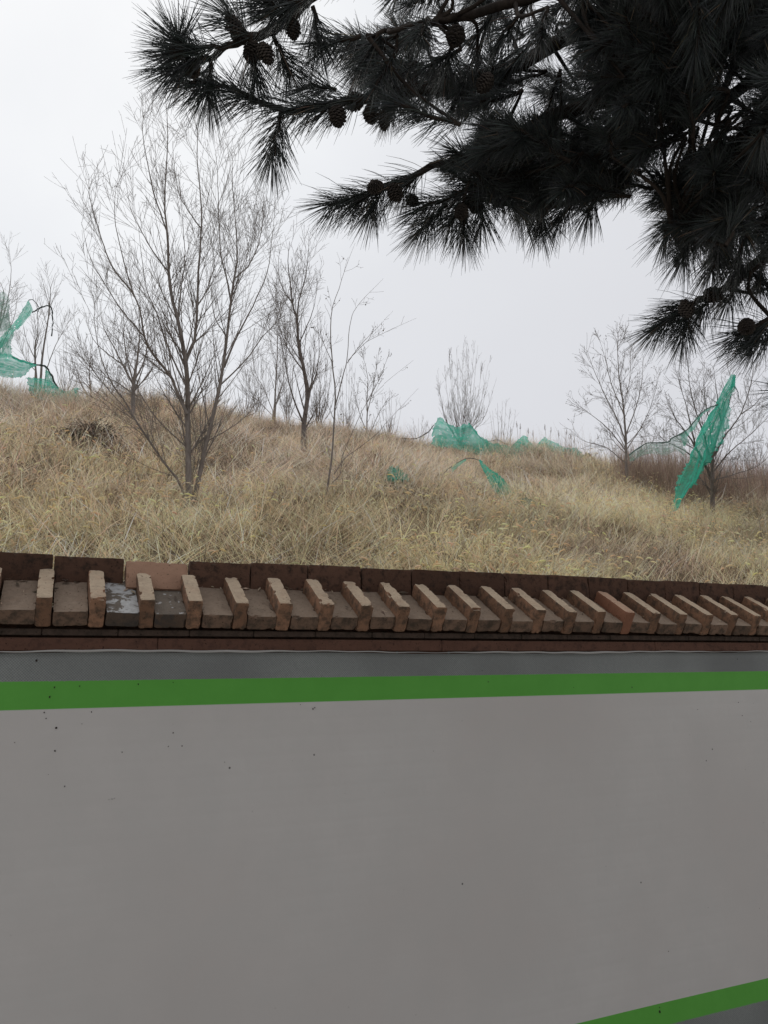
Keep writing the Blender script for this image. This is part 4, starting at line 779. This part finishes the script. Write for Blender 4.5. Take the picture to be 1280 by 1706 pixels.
# ------------------------------------------------------------------ pine tree overhanging from the right
TR = np.array([2.55, 1.75, 0.0])
pine = empty('pine_tree', TR.tolist(), 'dark long-needled pine whose branches and cones hang across the top right', 'tree')
tp = catmull([TR+np.array([0, 0, -.1]), TR+np.array([.03, .02, 1.5]), TR+np.array([-.05, 0, 3.2]), TR+np.array([-.02, .1, 5.0]), TR+np.array([0, .05, 6.6])], 24)
V, Fq_ = tubes(tp[None], np.linspace(.15, .03, 24)[None], 14); mb = MB(); mb.add(V, Fq_); mb.build('trunk', M['pine_bark'], pine, True)
MAIN = [ # (trunk height, pixel line, distance at start / end, r0, r1)
 (3.9, [(1400, -260), (900, -200), (620, -90), (560, -40), (508, 0), (484, 28), (451, 51), (415, 63), (385, 75), (340, 100), (300, 92)], 2.5, 2.0, .026, .004),
 (3.6, [(1500, -60), (1150, -20), (950, 60), (860, 110), (760, 140), (690, 150), (606, 163), (560, 172), (510, 182), (468, 183), (415, 163), (374, 142)], 2.7, 2.05, .026, .004),
 (3.3, [(1500, -20), (1320, -10), (1180, 80), (1080, 130), (1000, 170), (898, 203), (853, 240), (800, 261), (760, 266), (715, 280), (670, 302), (630, 315), (575, 338)], 2.8, 2.2, .030, .004),
 (3.2, [(1500, 60), (1320, 100), (1150, 200), (1000, 260), (930, 300), (900, 350)], 2.6, 2.3, .024, .004),
 (3.0, [(1500, 200), (1330, 260), (1220, 290), (1150, 330), (1120, 380)], 2.5, 2.2, .024, .004),
 (2.9, [(1520, 330), (1340, 380), (1280, 420), (1230, 465), (1190, 490), (1140, 515), (1095, 548)], 2.6, 2.3, .020, .004),
 (2.7, [(1540, 480), (1350, 520), (1290, 532), (1240, 556)], 2.5, 2.25, .016, .004),
 (2.6, [(1560, 640), (1400, 655), (1330, 652)], 2.5, 2.3, .014, .004),
 (4.1, [(1400, -350), (1200, -150), (1000, -40), (800, 20), (700, 40), (610, 62)], 2.4, 2.1, .024, .004),
 (3.5, [(1450, 0), (1300, 40), (1215, 130), (1192, 240), (1180, 330)], 2.9, 2.6, .020, .005),
]
def pxline(pl, d0, d1, n_=40):
    k = len(pl); return catmull([at_d(x, y, d0+(d1-d0)*i/(k-1)) for i, (x, y) in enumerate(pl)], n_)
mains = []
for hz, pl, d0, d1, r0, r1 in MAIN:
    k = len(pl); pw = [tp[np.argmin(abs(tp[:, 2]-hz))]]+[at_d(x, y, d0+(d1-d0)*i/(k-1)) for i, (x, y) in enumerate(pl)]
    c_ = catmull(pw, 60); c_[1:] += rng.normal(0, .002, (59, 3)); mains.append(c_); V, Fq_ = tubes(c_[None], np.linspace(r0, r1, 60)[None], 8); mb = MB(); mb.add(V, Fq_); mb.build('branch', M['pine_bark'], pine, True)
C2 = pxline([(853, 240), (820, 262), (805, 300), (770, 350)], 2.35, 2.2); V, Fq_ = tubes(C2[None], np.linspace(.012, .004, 40)[None], 6); mb = MB(); mb.add(V, Fq_); mb.build('branch', M['pine_bark'], pine, True)
MP = np.concatenate(mains+[C2])
shoots = []                                        # (start, end, needle fraction)
def sh(x0, y0, x1, y1, d, dd=0.0): shoots.append((at_d(x0, y0, d), at_d(x1, y1, d+dd)))
for a_ in [(385, 75, 292, 88, 2.0), (350, 98, 300, 75, 2.0), (420, 62, 378, 22, 2.0), (372, 143, 318, 138, 2.05), (468, 183, 385, 152, 2.05), (468, 183, 452, 262, 2.05), (560, 172, 480, 184, 2.05), (606, 163, 545, 180, 2.05), (455, 60, 480, 118, 2.1, .1), (415, 65, 425, 130, 2.05),
  (620, 318, 548, 342, 2.2), (660, 305, 590, 338, 2.2), (715, 282, 660, 318, 2.2), (640, 312, 618, 350, 2.2), (790, 320, 748, 375, 2.2), (800, 310, 700, 348, 2.2), (775, 345, 775, 392, 2.2), (800, 310, 805, 370, 2.2), (745, 340, 700, 385, 2.2),
  (900, 340, 900, 378, 2.3), (960, 325, 930, 368, 2.3), (1000, 320, 980, 352, 2.3), (860, 310, 872, 360, 2.3), (1130, 350, 1108, 395, 2.2), (1160, 370, 1140, 430, 2.2), (1200, 400, 1185, 452, 2.25), (1240, 400, 1225, 455, 2.3),
  (1160, 505, 1090, 550, 2.3), (1175, 495, 1128, 520, 2.3), (1150, 512, 1140, 560, 2.3), (1190, 490, 1165, 520, 2.32), (1290, 532, 1232, 558, 2.25), (1300, 520, 1260, 560, 2.25), (1290, 560, 1250, 575, 2.25), (1230, 465, 1215, 500, 2.35), (1270, 430, 1265, 480, 2.4),
  (1380, 655, 1318, 652, 2.3), (500, 5, 430, -10, 2.1), (530, -10, 460, 20, 2.1), (520, 10, 530, 70, 2.1), (600, 60, 545, 75, 2.1), (640, 50, 600, 110, 2.1), (350, 100, 345, 160, 2.05), (330, 100, 285, 118, 2.0), (480, 30, 440, 5, 2.1), (560, 150, 520, 140, 2.15), (300, 92, 296, 62, 2.0)]: sh(*a_)
POLY = [(520, -60), (545, 40), (600, 110), (620, 190), (650, 235), (720, 262), (760, 330), (840, 345), (900, 352), (960, 340), (1030, 318), (1075, 318), (1105, 370), (1150, 410), (1200, 432), (1340, 440), (1340, -60)]
def inside(x, y):
    c = False; j = len(POLY)-1
    for i in range(len(POLY)):
        (xi, yi), (xj, yj) = POLY[i], POLY[j]
        if (yi > y) != (yj > y) and x < (xj-xi)*(y-yi)/(yj-yi)+xi: c = not c
        j = i
    return c
GAPS = [(850, 150, 45, .85), (800, 75, 55, .75), (905, 35, 45, .7), (1210, 225, 38, .9), (1150, 205, 30, .6), (1075, 195, 30, .8), (960, 120, 30, .6), (1230, 130, 35, .75), (720, 215, 38, .75), (1010, 260, 22, .5), (1250, 330, 26, .6), (650, 90, 40, .55), (740, 20, 45, .8), (860, 10, 50, .8), (610, 20, 45, .8), (560, 40, 40, .7), (870, 255, 35, .8), (930, 165, 30, .8), (1110, 225, 34, .85), (1225, 180, 40, .85), (1190, 60, 26, .6), (690, 245, 45, .6), (590, 220, 40, .9)]
cnt_ = 0; twigP = []
while cnt_ < 375:
    x, y = random.uniform(520, 1340), random.uniform(-60, 440)
    if not inside(x, y): continue
    if any(math.hypot(x-gx, y-gy) < gr+8 and random.random() < gp+.05 for gx, gy, gr, gp in GAPS): continue
    if x < 820 and random.random() < 0.25: continue
    if x < 960 and y < 110 and random.random() < 0.30: continue
    d = random.uniform(1.95, 2.9); P_ = at_d(x, y, d); j = np.argmin(np.linalg.norm(MP-P_, axis=1)); B_ = MP[j]; v_ = P_-B_; L_ = np.linalg.norm(v_)
    dirn = v_/max(L_, 1e-3)*0.5+np.array([-0.55, 0.05, -0.12])+rng.normal(0, .35, 3); dirn /= np.linalg.norm(dirn); Ls = random.uniform(.09, .19)
    tip_ = P_; st = P_-dirn*Ls; shoots.append((st, tip_)); twigP.append(catmull([B_, (B_+st)/2+rng.normal(0, .02, 3), st], 8)); cnt_ += 1
V, Fq_ = tubes(np.array(twigP), np.repeat(np.linspace(.006, .0035, 8)[None], len(twigP), 0), 5); mb = MB(); mb.add(V, Fq_); tag(mb.build('twigs', M['pine_bark'], pine, True), kind='stuff')
A_ = np.array([a for a, b_ in shoots]); B_ = np.array([b_ for a, b_ in shoots]); SH = A_[:, None]*(1-np.linspace(0, 1, 6)[None, :, None])+B_[:, None]*np.linspace(0, 1, 6)[None, :, None]; SH[:, 1:-1] += rng.normal(0, .004, SH[:, 1:-1].shape)
V, Fq_ = tubes(SH, np.repeat(np.linspace(.0055, .004, 6)[None], len(SH), 0), 5); mb = MB(); mb.add(V, Fq_); tag(mb.build('shoots', M['pine_bark'], pine, True), kind='stuff')
Ls = np.linalg.norm(B_-A_, axis=1); cnts = (Ls/0.15*190+50).astype(int); idx = np.repeat(np.arange(len(A_)), cnts); n_ = len(idx)
t_ = rng.random(n_)**0.75; base = A_[idx]*(1-t_[:, None])+B_[idx]*t_[:, None]; T = nrm(B_[idx]-A_[idx]); rd = rng.standard_normal((n_, 3)); rd = nrm(rd-(rd*T).sum(1, keepdims=True)*T)
an = rng.uniform(.45, 1.25, n_)*(1-.55*np.clip((t_-.8)/.2, 0, 1)); D = nrm(T*np.cos(an)[:, None]+rd*np.sin(an)[:, None]+np.array([0, 0, -.10])); Ln = np.where(idx < 53, rng.uniform(.066, .118, n_), rng.uniform(.050, .095, n_))
K = 4; PP = np.empty((n_, K, 3)); PP[:, 0] = base
for k in range(1, K):
    D = nrm(D+T*0.10+np.array([0, 0, -.07])); PP[:, k] = PP[:, k-1]+D*(Ln/(K-1))[:, None]
V, Fq_ = tubes(PP, np.repeat(np.array([.0006, .00078, .0007, .00025])[None], n_, 0), 3)
cc = vary(np.array([.058, .066, .062]), n_, .35); cc = np.where(rng.random((n_, 1)) < .02, cc*np.array([3.2, 2.0, 1.4]), cc); mb = MB(); mb.add(V, Fq_, np.repeat(cc, K*3, axis=0)); tag(mb.build('needles', M['needle'], pine), kind='stuff')
# cones
def cone_mesh():
    mb = MB(); H = .058; nsc = 84
    tt = np.linspace(0, 1, 8); ax = np.stack([0*tt, 0*tt, H*tt], -1)[None]; V, Fq_ = tubes(ax, (np.sin(np.pi*np.clip(tt*.9+.08, 0, 1))*.014+.001)[None], 8); mb.add(V, Fq_)
    for i in range(nsc):
        f = (i+.5)/nsc; th = i*2.39996; z_ = H*f; R_ = .027*math.sin(math.pi*(0.12+.82*f))**.8; rr = R_*random.uniform(.9, 1.08); w_ = .0075*(0.6+math.sin(math.pi*f)*.5)
        c, s_ = math.cos(th), math.sin(th); up_ = .006+.004*f
        def pt(r_, side, zz): return [c*r_-s_*side, s_*r_+c*side, zz]
        v = np.array([pt(.004, -w_*.5, z_), pt(.004, w_*.5, z_), pt(rr*.8, w_, z_+up_*.6), pt(rr, w_*.5, z_+up_), pt(rr, -w_*.5, z_+up_), pt(rr*.8, -w_, z_+up_*.6),
                      pt(rr*.78, w_*.8, z_+up_*.6-.0035), pt(rr*.97, 0, z_+up_-.005), pt(rr*.78, -w_*.8, z_+up_*.6-.0035)])
        mb.add(v, [np.array([[0, 1, 2, 5], [5, 2, 3, 4], [2, 6, 7, 3], [4, 7, 8, 5]]), np.array([[3, 7, 4], [0, 8, 1], ])])
    return mb
random.seed(3); cmb = cone_mesh(); proto = cmb.build('pine_cone', M['cone'], None); cone_me = proto.data
bpy.data.objects.remove(proto)
for v in cone_me.vertices: v.co.z -= 0
for x, y, d, dx, dy in [(293, 88, 1.98, -.2, .8), (385, 38, 2.0, -.6, -.5), (398, 62, 2.05, .3, .8), (488, 52, 2.1, .1, 1), (443, 92, 2.0, .4, .8), (420, 88, 2.05, -.2, .9), (562, 195, 2.0, .1, 1), (618, 192, 2.02, .15, 1), (622, 312, 2.15, -.7, .4), (660, 322, 2.15, .4, .8), (1144, 513, 2.25, -.2, -.8), (1190, 491, 2.3, .9, .2), (808, 140, 2.05, -.5, .7),
  (590, 170, 2.1, -.6, .4), (690, 335, 2.2, .5, .6), (640, 205, 2.1, 0, 1), (870, 235, 2.2, .4, .8), (795, 345, 2.2, .5, .6), (770, 355, 2.15, -.2, .9), (1245, 545, 2.2, -.2, .8), (1185, 180, 2.4, -.2, .9), (320, 118, 2.0, .3, .7), (700, 60, 2.1, .1, .9), (760, 60, 2.15, -.2, .9), (905, 350, 2.2, .4, .7)]:
    o = bpy.data.objects.new('pine_cone', cone_me); C.objects.link(o); o.parent = pine
    P_ = at_d(x, y, d); D_ = Vector((dx, random.uniform(-.5, .5), -dy)).normalized(); sc = random.uniform(.62, .9)
    o.matrix_local = Matrix.Translation(Vector(P_.tolist())-Vector(TR.tolist())-D_*.028) @ D_.to_track_quat('Z', 'Y').to_matrix().to_4x4() @ Matrix.Rotation(random.uniform(0, 6), 4, 'Z') @ Matrix.Scale(sc, 4)
